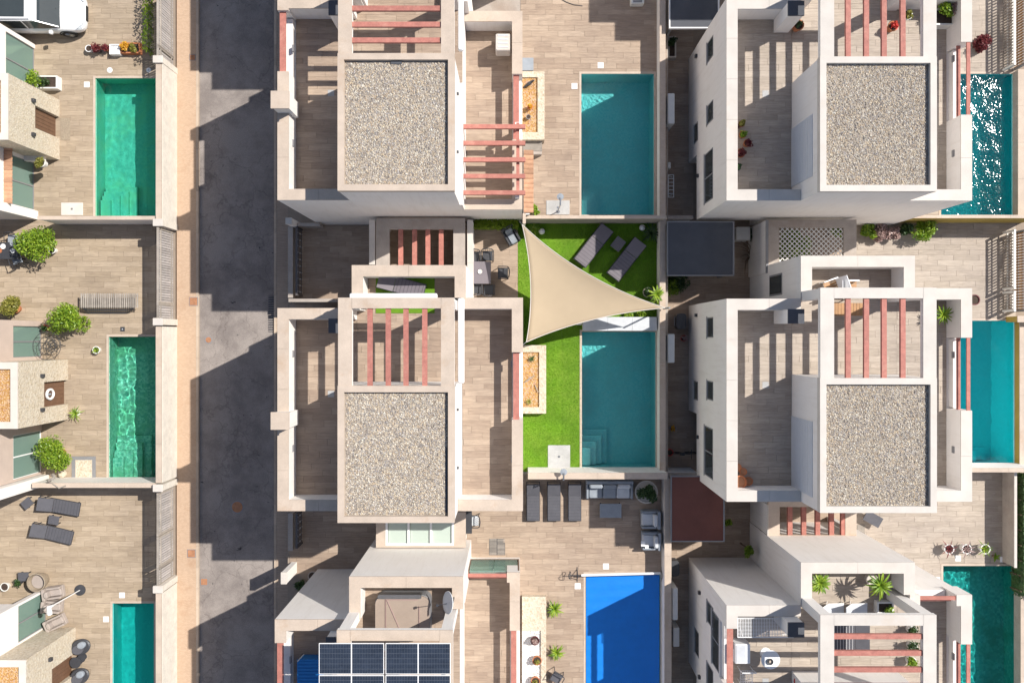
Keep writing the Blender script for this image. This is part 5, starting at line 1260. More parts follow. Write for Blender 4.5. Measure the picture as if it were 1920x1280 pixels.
MB().cbox(x, y, ZR, .34, 1.75, .012).build('pit', m_dk, dg); m = MB()
for k in range(16): m.cbox(x, y-.82+k*.11, ZR+.012, .34, .05, .01)
m.build('bar', m_asph, dg)

LV = GARDEN
# ------------------------------------------------------------------ shade sail
A = Vector((*W(979,421,3.0), 3.0)); B = Vector((*W(1247,577,2.5), 2.5)); C = Vector((*W(987,641,2.9), 2.9)); G = (A+B+C)/3
n = 26; vs = []; idx = {}; fs = []
bw = lambda P, Q, k: ((P+Q)/2*-1 + G).normalized()*k
for i in range(n+1):
    for j in range(n+1-i):
        a, b = i/n, j/n; c = 1-a-b; p = A*a + B*b + C*c
        p = p + bw(A,B,.42)*4*a*b*(1-c)**2 + bw(B,C,.27)*4*b*c*(1-a)**2 + bw(A,C,.27)*4*a*c*(1-b)**2
        p.z -= .35*27*a*b*c*.5
        idx[(i,j)] = len(vs); vs.append(tuple(p))
for i in range(n):
    for j in range(n-i):
        fs.append((idx[(i,j)], idx[(i+1,j)], idx[(i,j+1)]))
        if j < n-i-1: fs.append((idx[(i+1,j)], idx[(i+1,j+1)], idx[(i,j+1)]))
sl = thing('shade_sail', 'large triangular sand-coloured shade sail stretched over the turf', 'shade sail', tuple(G))
o = MB().add(vs, fs).build('cloth', m_sail, sl, smooth=True); md = o.modifiers.new('t', 'SOLIDIFY'); md.thickness = .008
for ed in ([idx[(i, n-i)] for i in range(n+1)], [idx[(i, 0)] for i in range(n+1)], [idx[(0, j)] for j in range(n+1)]):
    MB().tube([vs[k] for k in ed], .018, 5).build('hem', m_cope_w, sl)
for P, Q in ((A, (A[0]-.1, A[1]+.12, 3.05)), (B, (B[0]+.15, B[1], 2.55)), (C, (C[0]-.16, C[1]-.12, 2.95))): MB().tube([tuple(P), Q], .012, 5).build('shackle', m_steel, sl)
po = thing('sail_post', 'steel post holding the right corner of the shade sail', 'post', (*W(1249,577,2.5), 0)); MB().tube([(B[0]+.17,B[1],1.1),(B[0]+.17,B[1],2.6)], .04, 8).build('post', m_steel, po)

# ------------------------------------------------------------------ turf garden
for q, a, lb in (((1113,460), 52, 'dark slatted sun lounger half in the sun on the turf'), ((1175,486), 52, 'dark slatted sun lounger in full shade on the turf')):
    place('sun_lounger:d', mk_lounger(m_dk, m_lilac, 12), *W(*q,.35), 0, R(a), lb, 'sun lounger', scale=1.04)
place('side_table:d', mk_table(.56,.48,.35,m_lilac,m_dk,True), *W(1159,457,.35), 0, R(52), 'small dark slatted table between the two turf loungers', 'side table')
tbl = thing('dining_table', 'taupe rectangular dining table beside the long white wall', 'dining table', (*W(902,511,.75), 0)); x, y = tbl.location.x, tbl.location.y
MB().bbox(x-.5, y-.5, .71, x+.44, y+.5, .75, .012).build('table_top', m_lilac, tbl)
for sx in (-.42,.36):
    for sy in (-.42,.42): MB().cbox(x+sx, y+sy, 0, .06, .06, .709).build('leg', m_dk, tbl)
bw_ = thing('bowl', 'small pale bowl in the middle of the dining table', 'bowl', (*W(900,509,.8), .751)); MB().lathe(bw_.location.x, bw_.location.y, [(.05,.751),(.10,.80),(.09,.80),(.05,.76)], 14).build('rim', m_plast, bw_)
for px, py, a, lb in ((889,480,-90,'left dark armchair above the dining table'),(914,479,-90,'right dark armchair above the dining table'),(943,511,180,'dark armchair at the right end of the dining table'),(892,541,90,'left dark armchair below the dining table'),(916,543,90,'right dark armchair below the dining table')):
    place('garden_chair:k', mk_chair(m_dk), *W(px,py,.6), 0, R(a), lb, 'chair')
place('lounge_chair:b', mk_armchair(.6, m_dk, m_gyfab), *W(958,441,.5), 0, R(-60), 'dark tub chair with a pale blue cushion near the top corner of the sail', 'armchair')
yucca(1001,430,17,'small yucca beside the white ball lamp under the sail corner', m_lf, zc=.25, n=24, w=.05, parts=False)
yucca(1222,436,24,'dark spiky plant in the shaded top right corner of the turf', m_lfd, zc=.3, n=34, w=.07)
def ball(px, py, label, r=.14):
    x, y = W(px, py, r); t = thing('ball_lamp', label, 'lamp', (x, y, 0)); MB().lathe(x, y, [(r*math.sin(a)+.001, .03+r-r*math.cos(a)) for a in [math.pi*k/10 for k in range(11)]], 16).build('globe', m_wht, t, smooth=True); MB().lathe(x, y, [(.07,.0),(.07,.05)], 12).build('foot', m_dk, t)
ball(1016,434,'white ball lamp beside the small yucca on the turf'); ball(1204,427,'white ball lamp in the shaded top right of the turf')
yucca(1232,552,21,'pale green yucca beside the right corner of the shade sail', m_lf, zc=.9, n=34, w=.075, pot=(.26,.5,m_cope))
yucca(1229,569,15,'lower pale green yucca head under the sail corner', m_lf, zc=.6, n=24, w=.06, parts=False)
potp(1215,548,.22,.4,m_cope,'round stone pot left of the pale green yucca', plant='bush', leafm=m_lfd, n=160)
for px, py, lb in ((1180,590,'low green plant above the roller cover box, left'),(1205,590,'low green plant above the roller cover box, right')):
    bush(px, py, 10, lb, h=.3, n=200, trunk=.05)
bxc = thing('cover_box', 'white box bench housing the pool cover at the head of the turf pool', 'cover box', (*W(1162,608,.45), 0)); q = pr(1093,595,1232,619,.45)
MB().box(q[0], q[1], .02, q[2], q[3], .40).build('body', m_plast, bxc)
for k in range(3): a = q[0]+(q[2]-q[0])*k/3; MB().box(a+.004, q[1]-.02, .401, a+(q[2]-q[0])/3-.004, q[3]+.02, .45).build('lid_panel', m_ltfab, bxc)
cvr = thing('pump_box', 'small pale box at the left end of the pool cover bench', 'box', (*W(1086,604,.2), 0)); q = pr(1081,598,1091,609,.2); MB().bbox(q[0], q[1], .02, q[2], q[3], .22, .02).build('casing', m_plast, cvr)
h = MB()
for _ in range(2600):
    x = random.uniform(WX(888), WX(972)); y = random.uniform(WY(432), WY(411)); z = random.uniform(.1, .8); a = random.uniform(0, 6.28); s = .05
    k = len(h.v); h.v += [(x-s*math.cos(a), y-s*math.sin(a), z), (x+.02, y, z+.03), (x+s*math.cos(a), y+s*math.sin(a), z+.02), (x, y-.02, z-.03)]; h.f.append((k,k+1,k+2,k+3))
hd = thing('hedge', 'low clipped hedge above the dining deck', 'hedge', (WX(930), WY(421), 0))
for k in range(7): MB().tube([(WX(893+k*12), WY(421), 0), (WX(894+k*12), WY(422), .6)], .02).build('stem', m_bark, hd)
h.build('foliage', m_lf, hd)
# raised planters along the middle houses
def planter(q, qi, z, label, fill, mat=m_cope_w, items=()):
    a, b = pr(*q, z), pr(*qi, z); t = thing('raised_planter', label, 'planter', ((a[0]+a[2])/2, (a[1]+a[3])/2, 0))
    for r in subtract(a, [b]): MB().box(r[0], r[1], 0, r[2], r[3], z).build('stone_edge', mat, t)
    MB().box(b[0]+.001, b[1]+.001, 0, b[2]-.001, b[3]-.001, z-.08).build('filling', fill, t); return t
planter((979,134,1021,262), (979,145,1008,248), .75, 'stone planter of ochre gravel left of the top teal pool', m_ogravel, m_stone)
planter((979,647,1024,775), (979,660,1011,763), .5, 'cream planter of ochre gravel at the left of the turf', m_ogravel, m_stone)
planter((979,1118,1024,1400), (979,1182,1014,1390), .3, 'pale planter of white gravel and cacti near the bottom', m_wgravel, m_stone)
potp(994,200,.11,.25,m_redpl,'small red pot in the ochre gravel planter', z=.67, plant='bush', leafm=m_flo, n=60, pr_=.1)
potp(991,219,.1,.22,m_frame,'small grey ball pot in the ochre gravel planter', z=.67)
sc_ = thing('bird_figure', 'dark bird figure standing in the upper ochre gravel planter', 'sculpture', (*W(992,158,.8), .67)); x, y = sc_.location.x, sc_.location.y
MB().tube([(x-.25,y-.12,.7),(x,y,.85),(x+.12,y+.08,.9),(x+.22,y+.1,1.05)], [.03,.09,.06,.03], 8).build('body', m_dk, sc_); MB().tube([(x,y,.68),(x,y,.85)], .015).build('leg', m_dk, sc_)
for i, (px, py, mm, lb) in enumerate(((997,673,m_lfd,'dark spiky succulent at the top of the cream planter'),(992,753,m_lf2,'grey-green succulent at the bottom of the cream planter'))): yucca(px, py, 9, lb, mm, z=.42, zc=.08, n=18, w=.04, parts=False, name='succulent', cat='succulent')
dw = thing('driftwood', 'pale driftwood stick in the cream planter', 'driftwood', (*W(993,708,.5), .42)); MB().tube([(*W(984,716,.5),.46),(*W(994,709,.5),.52),(*W(1003,704,.5),.48)], [.03,.03,.015]).build('stick', m_gwood, dw)
dw = thing('driftwood', 'short driftwood branch lower in the cream planter', 'driftwood', (*W(1006,728,.5), .42)); MB().tube([(*W(1003,722,.5),.46),(*W(1009,735,.5),.5)], .02).build('stick', m_gwood, dw)
potp(1003,1201,.19,.3,m_lfr,'round reddish cactus bowl in the white gravel', z=.22, plant='bush', leafm=m_lfp, n=120, pr_=.15); potp(1007,1238,.2,.3,m_terra,'ochre cactus bowl in the white gravel', z=.22, plant='bush', leafm=m_lf2, n=90, pr_=.12); potp(1004,1277,.2,.3,m_terra,'ochre cactus bowl at the bottom edge in the white gravel', z=.22, plant='bush', leafm=m_lf2, n=90, pr_=.12)
yucca(1040,1142,20,'yellow-green yucca upper of the two left of the blue cover', m_lf, zc=.2, n=30, w=.08, droop=.5); yucca(1044,1224,20,'yellow-green yucca lower of the two left of the blue cover', m_lf, zc=.2, n=30, w=.08, droop=.5)
bx_ = thing('garden_bench_box', 'olive grey box below the upper ochre gravel planter', 'box', (*W(1001,278,.4), 0)); q = pr(981,263,1016,290,.4); MB().bbox(q[0], q[1], .016, q[2], q[3], .42, .03).build('body', m_gutter, bx_); MB().box(q[0]-.01, q[3]-.5, .421, q[2]+.01, q[3], .45).build('lid', m_gwood, bx_)
bush(1002,393,10,'small spiky green plant in the corner left of the grey shower tray', n=260, h=.35, trunk=.1, pot=(.18,.2,m_wht))
hs = thing('garden_hose', 'thin dark hose lying across the top deck', 'hose', (*W(1070,8), .016)); MB().tube([(*W(1050,-2),.03),(*W(1062,5),.03),(*W(1076,10),.03),(*W(1092,12),.03)], .018).build('hose', m_dk, hs)
pb = thing('white_box', 'small white louvred box at the top edge', 'box', (*W(1195,2), 0)); q = pr(1183,-10,1208,7,.4); MB().bbox(q[0], q[1], .016, q[2], q[3], .4, .03).build('casing', m_plast, pb); MB().box(q[0]+.1, q[1]+.05, .401, q[2]-.1, q[1]+.15, .41).build('vent', m_frame, pb)
# ------------------------------------------------------------------ sofa terrace
for px, lb in ((999,'leftmost'),(1038,'middle'),(1077,'rightmost')):
    place('sun_lounger:r', mk_lounger(m_dk, m_dkfab, 25), *W(px+.5,940,.35), 0, R(90), lb + ' of the three grey loungers below the turf garden', 'sun lounger', scale=.9)
place('sofa:3', mk_armchair(2.1, m_gyfab, m_gyfab, m_ltfab, 3), *W(1143,918,.5), 0, R(-90), 'grey three-seat sofa with one pale cushion below the turf garden', 'sofa')
place('coffee_table:b', mk_table(.98,.64,.38,m_gyfab,m_dk), *W(1145,957,.38), 0, 0, 'blue-grey coffee table in front of the sofa', 'coffee table')
place('lounge_chair:s', mk_armchair(.8, m_gyfab, m_ltfab), *W(1220,974,.5), 0, R(180), 'grey armchair below the round planter', 'armchair')
place('lounge_chair:s', mk_armchair(.8, m_gyfab, m_ltfab), *W(1221,1014,.5), 0, R(180), 'grey armchair with a white towel, lowest beside the wall', 'armchair')
tw_ = thing('towel', 'small white towel on the arm of the lowest armchair', 'towel', (*W(1206,1019,.58), .56)); q = pr(1202,1014,1210,1024,.6); MB().bbox(q[0], q[1], .565, q[2], q[3], .60, .01).build('cloth', m_wht, tw_); MB().bbox(q[0]+.18, q[1]-.1, .565, q[2]+.15, q[1]+.06, .585, .008).build('fold', m_wht, tw_)
x, y = W(1212,922,.5); rp = thing('round_planter', 'large round pale planter with a dark shrub right of the sofa', 'planter', (x, y, 0)); MB().lathe(0, 0, [(.38,.016),(.50,.45),(.52,.5),(.46,.5),(.44,.42)], 26).build('bowl', m_cope_w, rp, local=True); clump(rp, .42, .42, .4, .75, 1100, m_lfd, .055, 77)
tb2 = place('dark_table', mk_table(1.0,.8,.73,m_dk,m_dk), *W(868,979,.73), 0, R(90), 'dark table beside the white wall south of the centre house', 'table')
place('garden_chair:p', mk_chair(m_dk, m_ltfab), *W(888,977,.6), 0, R(180), 'dark chair with a pale seat beside the table south of the centre house', 'chair')
gr = thing('floor_grate', 'square four-panel floor grate south of the centre house', 'floor grate', (*W(932,1024), 0)); q = pr(917,1009,947,1040)
for i in range(2):
    for j in range(2):
        w2, h2 = (q[2]-q[0])/2, (q[3]-q[1])/2; m = MB()
        for k in range(7): m.box(q[0]+i*w2+.015, q[1]+j*h2+.02+k*h2/7, .018, q[0]+(i+1)*w2-.015, q[1]+j*h2+.02+k*h2/7+.03, .03)
        m.build('grate_panel', m_gwood, gr)
MB().box(q[0], q[1], .0165, q[2], q[3], .0175).build('pit', m_dk, gr)
yw = -18.65+8.75
fr = MB().box(-2.0, yw-.11, 1.95-GARDEN, -1.95, yw+.01, 3.85-GARDEN).box(.12, yw-.11, 1.95-GARDEN, .17, yw+.01, 3.85-GARDEN).box(-1.95, yw-.11, 1.95-GARDEN, .12, yw+.01, 2.0-GARDEN).build('window_frame', m_door)
fr.parent = hC3; fr.location = (-hC3.location.x, -hC3.location.y, GARDEN); REG[:] = [r for r in REG if r[0] is not fr]
for k in range(2):
    g_ = MB().box(-1.95+k*1.035, yw-.06, 2.0, -.94+k*1.035, yw-.005, 3.84); LV_ = LV; g_.build('pane', m_glass, hC3)
place('garden_chair:q', mk_chair(m_dk, m_dkfab), *W(1044,1272,.6), 0, R(240), 'dark chair at the bottom edge below the two yuccas', 'chair')

LV = 0.0
# ------------------------------------------------------------------ side passages
def ac(q, z0, z1, label, name='air_conditioner', mat=None, vert=True):
    a = pr(*q, z1); t = thing(name, label, 'air conditioner', ((a[0]+a[2])/2, (a[1]+a[3])/2, z0))
    MB().bbox(a[0], a[1], z0, a[2], a[3], z1, .03).build('casing', mat or m_plast, t)
    m = MB()
    for k in range(5): m.box(a[0]-.008, a[1]+.06, z0+.12+k*(z1-z0-.2)/5, a[0]+.001, a[3]-.06, z0+.12+(k+.5)*(z1-z0-.2)/5)
    m.build('grille', m_frame, t); return t
ac((1252,175,1265,232), .3, 1.9, 'tall pale meter cabinet on the passage wall right of the top teal pool', 'meter_cabinet')
ac((1252,626,1265,680), .3, 1.9, 'tall pale meter cabinet in the passage right of the turf pool', 'meter_cabinet')
ac((1261,1102,1271,1162), .3, 1.9, 'tall pale meter cabinet right of the blue cover', 'meter_cabinet')
ac((1262,1176,1274,1212), .1, 1.1, 'white air conditioner with a dark fan below the cabinet right of the blue cover')
ac((1252,304,1258,316), .1, .9, 'small white box in the passage right of the top teal pool')
ac((1381,425,1407,450), .1, .9, 'white air conditioner beside the dark carport')
for px, py, lb, mm in ((1278,602,'dark covered barbecue in the passage beside the right middle house',m_dk),(1265,1066,'dark bin in the passage beside the bottom right house',m_dk)):
    x, y = W(px, py, .9); t = thing('covered_barbecue', lb, 'barbecue', (x, y, 0)); MB().prism(rrect(x, y, .45, .72, .15), .3, .85).build('hood', mm, t)
    MB().box(x-.18, y-.3, .02, x+.18, y+.3, .299).build('cart', m_frame, t); MB().tube([(x-.22,y-.2,.6),(x-.28,y-.2,.6),(x-.28,y+.2,.6),(x-.22,y+.2,.6)], .015).build('handle', m_steel, t)
rkx = thing('drying_rack', 'white drying rack low in the passage right of the top teal pool', 'drying rack', (*W(1258,350), 0)); m = MB()
for k in range(7): m.tube([(*W(1253,328+k*7,.8),.8), (*W(1263,328+k*7,.8),.8)], .018)
m.tube([(*W(1253,328,.8),.8), (*W(1253,370,.8),.8)], .02).tube([(*W(1263,328,.8),.8), (*W(1263,370,.8),.8)], .02).build('rungs', m_wht, rkx); MB().tube([(*W(1253,330,.8),.8),(*W(1260,332,0),0)], .02).tube([(*W(1253,368,.8),.8),(*W(1260,366,0),0)], .02).build('leg', m_wht, rkx)
potp(1282,634,.14,.25,m_redpl,'red and white toy bucket in the passage beside the right middle house', plant='bush', leafm=m_lfp, n=50)
potp(1262,803,.14,.3,m_bluep,'blue bucket with yellow lid in the passage right of the turf pool', plant='bush', leafm=m_flo, n=60)
potp(1256,848,.16,.4,m_redpl,'dark red bin in the passage right of the turf pool')
x, y = W(1283,850,.6); t = thing('stored_bicycle', 'dark covered bicycle at the bottom of the side passage', 'bicycle', (x, y, 0)); 
for dx_ in (-.35,.35): MB().tube([(x+dx_+.28*math.cos(a), y, .3+.28*math.sin(a)) for a in [2*math.pi*i/14 for i in range(15)]], .02, 5).build('wheel', m_tyre, t)
MB().tube([(x-.35,y,.3),(x-.1,y,.65),(x+.28,y,.68),(x+.35,y,.3)], .02).tube([(x-.1,y,.65),(x,y,.3),(x+.28,y,.68)], .02).build('frame', m_dk, t); MB().tube([(x+.28,y-.22,.85),(x+.28,y+.22,.85)], .018).build('handlebar', m_dk, t); MB().bbox(x-.25, y-.07, .76, x-.0, y+.07, .82, .03).build('saddle', m_dk, t)
trough((1252,205,1264,236), 0, .5, m_cope, 'stone planter at the top of the right passage', fill=m_soil, plants=[]) if False else None
trough((1253,68,1268,108), 0, .5, m_cope_w, 'pale planter with a small bush in the passage near the top', fill=m_soil, plants=[(1258,80,.25,m_lfd,240)])
bush(1272,527,20,'low shrub below the dark carport', m_lfd, h=.5, n=700, trunk=.1); bush(1258,538,16,'low shrub at the passage corner below the dark carport', m_lf, h=.5, n=500, trunk=.1)
bush(1418,436,18,'climbing shrub beside the air conditioner', m_lfd, h=.6, n=700, trunk=.1, z=0)
bush(1487,455,31,'green climber under the left of the trellis', m_lf, h=.6, n=2600, trunk=1.5); bush(1570,435,12,'green climber at the right corner of the trellis', m_lf, h=.4, n=400, trunk=1.2)
bush(1365,1062,6,'leafy plant tip beside the maroon carport', m_lf, h=.3, n=160, trunk=.1); bush(1366,980,8,'trailing plant right of the maroon carport', m_lf, h=.4, n=220, trunk=.3)
bush(1404,1032,10,'small green bush above the wall of the bottom right house', m_lf, z=.1, h=.4, n=300, trunk=1.2)
x, y = W(1413,478,.7); t = thing('dry_branches', 'bare dark pruned branches in the yard right of the dark carport', 'branches', (x, y, 0)); rr_ = random.Random(5); m = MB()
for i in range(26): a = rr_.uniform(0, 6.28); l = rr_.uniform(.4, .95); m.tube([(x, y, .1), (x+l*.5*math.cos(a), y+l*.5*math.sin(a), .4), (x+l*math.cos(a+.3), y+l*math.sin(a+.3), rr_.uniform(.2,.7))], [.03,.018,.008], 4)
m.build('twigs', m_bark, t)
# ------------------------------------------------------------------ right column ground
for px, py, rx_, mm, lb, h_ in ((1628,431,14,m_lf,'green shrub at the left of the bed below the top right house',.5),(1650,435,17,m_lfp,'dusty pink shrub in the bed below the top right house',.5),(1672,438,12,m_lfp,'small pink shrub in the middle of the bed below the top right house',.4),(1700,430,12,m_lfd,'dark shrub left of the bright bush below the ochre wall',.5),(1733,431,23,m_lf,'bright green bush below the ochre-faced wall',.7)):
    bush(px, py, rx_, lb, mm, h=h_, n=1100, trunk=.15)
potp(1828,562,.24,.4,m_lfr,'dark red round pot at the corner of the right middle house', plant=None); bush(1843,83,17,'burgundy shrub right of the top right house', m_lfr, h=.5, n=900, trunk=.1)
bush(1783,562,6,'tip of a dark shrub above the right middle terrace', m_lfr, h=.3, n=200, trunk=.1)
for px, py, mm, lb, pl in ((1780,1029,m_lfr,'left of the three white pots above the dark green pool','ros'),(1813,1029,m_lfp,'middle of the three white pots above the dark green pool','ros'),(1848,1029,m_lf,'right of the three white pots above the dark green pool','ros')):
    potp(px, py, .22, .45, m_plast, lb, plant=pl, leafm=mm, pr_=.55)
yucca(1868,1044,11,'bright leaning leaf plant right of the three white pots', m_lf, zc=.2, n=9, w=.12, parts=True, name='leaf_plant', cat='plant', droop=.2)
planter((1754,1142,1776,1400), (1757,1158,1765,1390), .4, 'narrow planter of ochre gravel beside the dark green pool', m_ogravel, m_stone)
lid(1880,1048,.26,'pale square lid in the shade above the dark green pool')
x, y = W(1650,975,.5); t = thing('side_bench', 'dark folded lounger peeking out below the right middle house', 'lounger', (x, y, 0)); MB().slab((*W(1622,964,.4),.4), (*W(1650,980,.3),.35), .5, .04).build('seat', m_dkfab, t)
MB().tube([(*W(1630,964,.3),0),(*W(1630,964,.3),.4)], .02).tube([(*W(1650,975,.3),0),(*W(1650,975,.3),.35)], .02).build('leg', m_steel, t)
fg = thing('floor_grate', 'grey floor grate right of the coral-beamed porch', 'floor grate', (*W(1614,996), 0)); q = pr(1607,983,1621,1006); MB().box(q[0], q[1], .017, q[2], q[3], .03).build('grate_panel', m_gwood, fg)
wall((1902,884,1907,1064), 1.05, 'thin white-capped wall in front of the lower right hedge', mat=m_gutter, cope=m_cope_w)  # shade on the west face is put into the grey wall colour
hd = thing('hedge', 'low dark green hedge along the lower right edge of the photo', 'hedge', (23.9, WY(980), 0))
h = MB()
for _ in range(7000):
    x = random.uniform(23.15, 25.0); y = random.uniform(WY(1110), WY(884)); z = random.uniform(.1, 1.15) if x < 23.9 else random.uniform(.8, 1.2); a = random.uniform(0, 6.28); s = .07
    k = len(h.v); h.v += [(x-s*math.cos(a), y-s*math.sin(a), z), (x+.03, y, z+.05), (x+s*math.cos(a), y+s*math.sin(a), z+.03), (x, y-.03, z-.04)]; h.f.append((k,k+1,k+2,k+3))
h.build('foliage', m_lfd, hd); MB().bbox(23.25, WY(1108), 0, 24.9, WY(886), .85, .1).build('core', m_lfd, hd)
for k in range(8): MB().tube([(23.2, WY(1100-k*28), 0), (23.2, WY(1098-k*28), .9)], .03).build('stem', m_bark, hd)
# ------------------------------------------------------------------ roof terrace furniture
T = F + .016
# centre house: turf rug and lounger inside the north balcony
q = pr(705,505,815,587,F); rug = thing('turf_rug', 'artificial turf rug on the north balcony of the centre house', 'rug', ((q[0]+q[2])/2, (q[1]+q[3])/2, T)); MB().box(q[0], q[1], T+.002, q[2], q[3], T+.03).build('mat', m_turf, rug)
place('sun_lounger:d', mk_lounger(m_dk, m_lilac, 12), *W(752,536,T+.35), T, R(165), 'dark sun lounger on the turf rug of the centre house balcony', 'sun lounger', scale=.95)
# top right terrace plants
for px, py, r_, h_, mm, pl, lm, lb in ((1391,232,.12,.25,m_terra,'bush',m_lf2,'small yellowish plant at the top of the cluster on the top right terrace'),(1380,238,.1,.2,m_terra,'bush',m_lfr,'tiny red-stemmed plant by the parapet on the top right terrace'),
     (1393,252,.14,.28,m_terra,'bush',m_lf,'bright green plant in the cluster on the top right terrace'),(1402,268,.15,.3,m_terra,'bush',m_lfr,'dark red plant right in the cluster on the top right terrace'),(1389,287,.17,.3,m_terra,'bush',m_lfr,'terracotta pot with red foliage low in the cluster on the top right terrace'),(1382,313,.15,.28,m_dk,'bush',m_lfd,'black pot lowest in the cluster on the top right terrace')):
    potp(px, py, r_, h_, mm, lb, z=T, plant=pl, leafm=lm, n=150, pr_=r_*1.1)
potp(1498,47,.20,.4,m_terra,'terracotta pot of dark soil beside the chimney at the top right', z=T, plant='bush', leafm=m_lfd, n=90, pr_=.14)
potp(1675,49,.19,.38,m_terra,'terracotta pot with red flowers under the coral beams at the top', z=T, plant='bush', leafm=m_redpl, n=120, pr_=.15)
potp(1702,28,.19,.38,m_plast,'pale pot with a yellow-green plant under the coral beams at the top', z=T, plant='bush', leafm=m_lf2, n=160, pr_=.18)
trough((1753,16,1790,47), T, .5, m_plast, 'white square planter with a leafy and a twiggy plant at the top right', fill=m_soil, plants=[(1770,24,.32,m_lf,420),(1790,20,.30,m_lfp,260)])
# right middle terrace pots
for px, py, r_, lb in ((1383,876,.15,'small empty terracotta pot nearest the parapet'),(1394,884,.14,'small empty terracotta pot between the large pot and the parapet pot'),(1388,904,.26,'largest empty terracotta pot on the right middle terrace'),(1404,902,.16,'dark-mouthed terracotta pot right of the largest pot')):
    potp(px, py, r_, .35 if r_ < .2 else .5, m_terra, lb, z=T, soil=False)
yucca(1770,590,21,'bright green yucca on the east terrace of the right middle house', m_lf, z=T, zc=.5, n=34, w=.08, pot=(.2,.35,m_plast))
def teak_chair(t):
    m = MB()
    for k in range(5): MB().box(-.24, -.24+k*.097, .40, .24, -.24+k*.097+.08, .425).build('slat', m_teak, t, local=True)
    for x, y in ((-.23,-.26),(-.23,.26),(.23,-.26),(.23,.26)): MB().tube([(x, y, 0), (x, y, .62)], .022).build('leg', m_wht, t, local=True)
    for s in (-1, 1): MB().box(-.26, s*.26-.025, .62, .26, s*.26+.025, .645).build('armrest', m_wht, t, local=True)
    MB().slab((-.24,0,.42), (-.46,0,.95), .5, .025).build('backrest', m_wht, t, local=True)
place('teak_chair', teak_chair, *W(1560,538,T+.5), T, R(200), 'left white and teak chair on the north balcony of the right middle house', 'chair', scale=1.1)
place('teak_chair', teak_chair, *W(1594,540,T+.5), T, R(0), 'right white and teak chair on the north balcony of the right middle house', 'chair', scale=1.1)
t = thing('teak_table', 'teak slatted table under the coral beams of the right middle house', 'table', (*W(1590,580,T+.7), T)); q = pr(1560,568,1618,592,T+.7)
for k in range(10): w_ = (q[2]-q[0])/10; MB().box(q[0]+k*w_, q[1], T+.68, q[0]+(k+1)*w_-.015, q[3], T+.71).build('slat', m_teak, t)
for x in (q[0]+.05, q[2]-.05):
    for y in (q[1]+.05, q[3]-.05): MB().cbox(x, y, T, .05, .05, .68).build('leg', m_teak, t)
ck = thing('loose_tarp', 'crumpled dark tarp beside the tower of the right middle house', 'tarp', (*W(1520,738,T), T))
x0_, y0_ = W(1520,738,T+.2); vs = []; fs = []; nn = 8; rr_ = random.Random(2)
for i in range(nn+1):
    for j in range(nn+1): vs.append((x0_-.28+.6*i/nn, y0_-.2+.45*j/nn, T+.01+.3*math.sin(math.pi*i/nn)*math.sin(math.pi*j/nn)*rr_.uniform(.6,1.3)))
for i in range(nn):
    for j in range(nn): a = i*(nn+1)+j; fs.append((a, a+1, a+nn+2, a+nn+1))
MB().add(vs, fs).build('sheet', m_taupe, ck)
# bottom right house
yucca(1539,1093,23,'yellow-green yucca left on the north balcony of the bottom right house', m_lf, z=T, zc=.5, n=42, w=.10, pot=(.22,.35,m_cope_w))
yucca(1652,1098,27,'tall green yucca right on the north balcony of the bottom right house', m_lf, z=T, zc=1.1, n=44, w=.095, pot=(.24,.4,m_cope_w))
trough((1645,1128,1676,1150), T, .35, m_plast, 'white square planter with a small green plant below the tall yucca', fill=m_soil, plants=[(1665,1142,.18,m_lf,160)])
def deck_chair(t):
    MB().slab((-.5,0,.25), (.15,0,.32), .55, .03).build('seat', m_ltfab, t, local=True); MB().slab((.15,0,.32), (.6,0,.85), .55, .03).build('backrest', m_ltfab, t, local=True)
    for s in (-.29,.29): MB().tube([(-.5,s,.0),(-.5,s,.27),(.15,s,.34),(.6,s,.88)], .02).tube([(.1,s,.0),(.3,s,.5)], .02).build('frame', m_wht, t, local=True)
for px, lb in ((1562,'left'),(1606,'right')): place('deck_chair', deck_chair, *W(px,1146,T+.4), T, R(180), lb+' white folding deck chair below the yuccas on the bottom right house', 'deck chair', scale=.95)
dr_ = thing('drying_rack', 'silver wire drying rack on the bottom right terrace', 'drying rack', (*W(1435,1175,T+.9), T)); q = pr(1383,1158,1488,1194,T+.9); zz = T+.9; m = MB()
for k in range(15): y = q[1]+(q[3]-q[1])*k/14; m.tube([(q[0],y,zz),(q[2],y,zz)], .009, 4)
for k in range(22): x = q[0]+(q[2]-q[0])*k/21; m.tube([(x,q[1],zz),(x,q[3],zz)], .009, 4)
m.build('wires', m_wht, dr_); m = MB()
for a, b in (((q[0],q[1]),(q[2],q[1])),((q[2],q[1]),(q[2],q[3])),((q[2],q[3]),(q[0],q[3])),((q[0],q[3]),(q[0],q[1]))): m.tube([(*a,zz),(*b,zz)], .02, 5)
m.build('frame', m_wht, dr_)
for x in (q[0]+.2, q[2]-.2): MB().tube([(x,q[1],zz),(x,q[3]-.1,T)], .015).tube([(x,q[3],zz),(x,q[1]+.1,T)], .015).build('leg', m_wht, dr_)
t = thing('white_cabinet', 'white square side cabinet against the parapet of the bottom right terrace', 'cabinet', (*W(1393,1226,T+.7), T)); q = pr(1378,1207,1407,1244,T+.75)
MB().bbox(q[0], q[1], T, q[2], q[3], T+.75, .03).build('body', m_wht, t); MB().box(q[0]+.05, q[1]+.05, T+.751, q[2]-.2, q[3]-.05, T+.77).build('lid', m_ltfab, t)
place('round_table:w', mk_round_table(.37,.74,m_wht,m_wht), *W(1445,1236,T+.74), T, 0, 'round white table on the bottom right terrace', 'table')
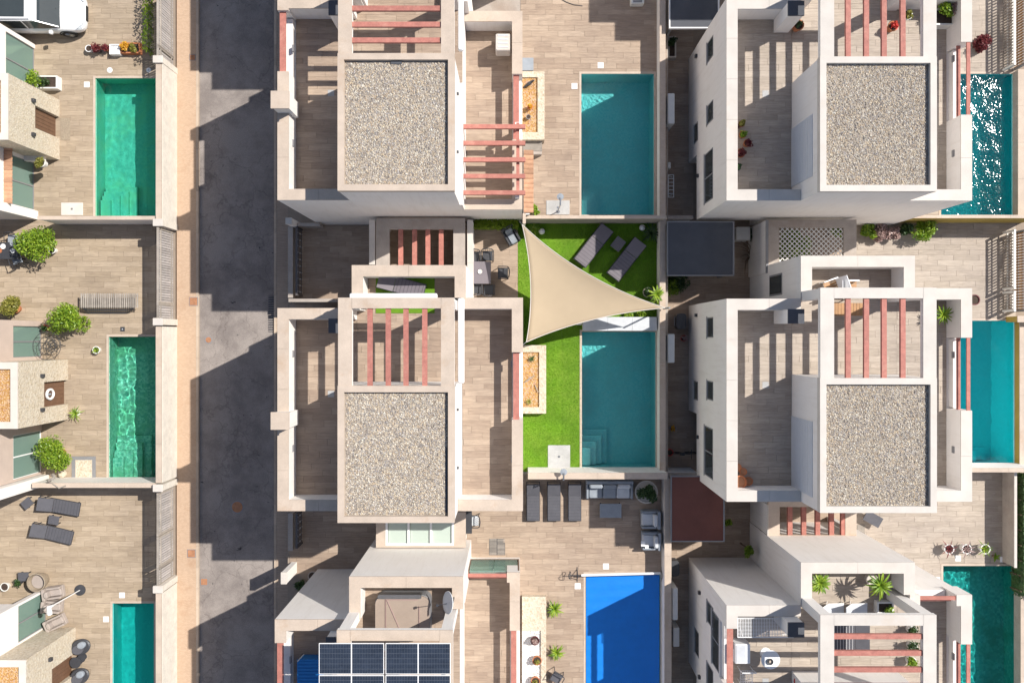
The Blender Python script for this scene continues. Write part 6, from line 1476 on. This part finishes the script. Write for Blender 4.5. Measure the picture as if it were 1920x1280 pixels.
bw_ = thing('bowl', 'bowl of odds and ends on the round white table', 'bowl', (*W(1444,1240,T+.8), T+.74)); MB().lathe(bw_.location.x, bw_.location.y, [(.06,T+.741),(.13,T+.80),(.12,T+.80),(.06,T+.76)], 14).build('rim', m_dk, bw_); MB().lathe(bw_.location.x, bw_.location.y, [(.05,T+.762),(.04,T+.80)], 8).build('shell', m_cope, bw_)
t = thing('wire_chair', 'white wire-mesh chair at the bottom of the bottom right terrace', 'chair', (*W(1400,1268,T+.45), T)); x, y = t.location.x, t.location.y; m = MB()
for k in range(8): m.tube([(x-.25+k*.07,y-.25,T+.45),(x-.25+k*.07,y+.25,T+.45)], .008, 4).tube([(x-.25,y-.25+k*.07,T+.45),(x+.25,y-.25+k*.07,T+.45)], .008, 4)
m.build('seat', m_wht, t); MB().tube([(x-.27,y+.25,T+.45),(x-.27,y+.3,T+.85),(x+.27,y+.3,T+.85),(x+.27,y+.25,T+.45)], .02).build('backrest', m_wht, t)
for a, b in ((-.25,-.25),(.25,-.25),(-.25,.25),(.25,.25)): MB().tube([(x+a,y+b,T),(x+a,y+b,T+.45)], .015).build('leg', m_wht, t)
potp(1499,1277,.2,.4,m_redpl,'red watering can shape by the beams of the bottom right house', z=T)
t = thing('watering_can', 'red watering can at the bottom edge of the bottom right terrace', 'watering can', (*W(1498,1274,T+.3), T)) if False else None
place('sun_lounger:k', mk_lounger(m_wht, m_dkfab, 10), *W(1594,1180,T+.35), T, 0, 'dark white-framed lounger nearest the frame under the lower right coral beams', 'sun lounger', scale=.8)
place('sun_lounger:k', mk_lounger(m_wht, m_dkfab, 10), *W(1594,1210,T+.35), T, 0, 'dark white-framed lounger second under the lower right coral beams', 'sun lounger', scale=.8)
for px, py, mm, lb in ((1711,1182,m_lfd,'dark plant at the top right under the lower right beams'),(1710,1240,m_lf,'bright green plant at the right under the lower right beams'),(1712,1212,m_lfd,'black-leaved plant in the middle right under the lower right beams')):
    potp(px, py, .18, .35, m_plast, lb, z=T, plant='bush', leafm=mm, n=200, pr_=.26)
# small window boxes / hose reels on the street side of the yards
bush(565,1097,12,'dark potted bush behind the lower gate pillar', m_lfd, h=.4, n=400, trunk=.2, pot=(.2,.3,m_gutter))
potp(586,1080,.22,.35,m_gutter,'olive barrel beside the lower entrance yard', plant=None)

for o, l in REG:
    if o.parent is None and l: o.location.z += l
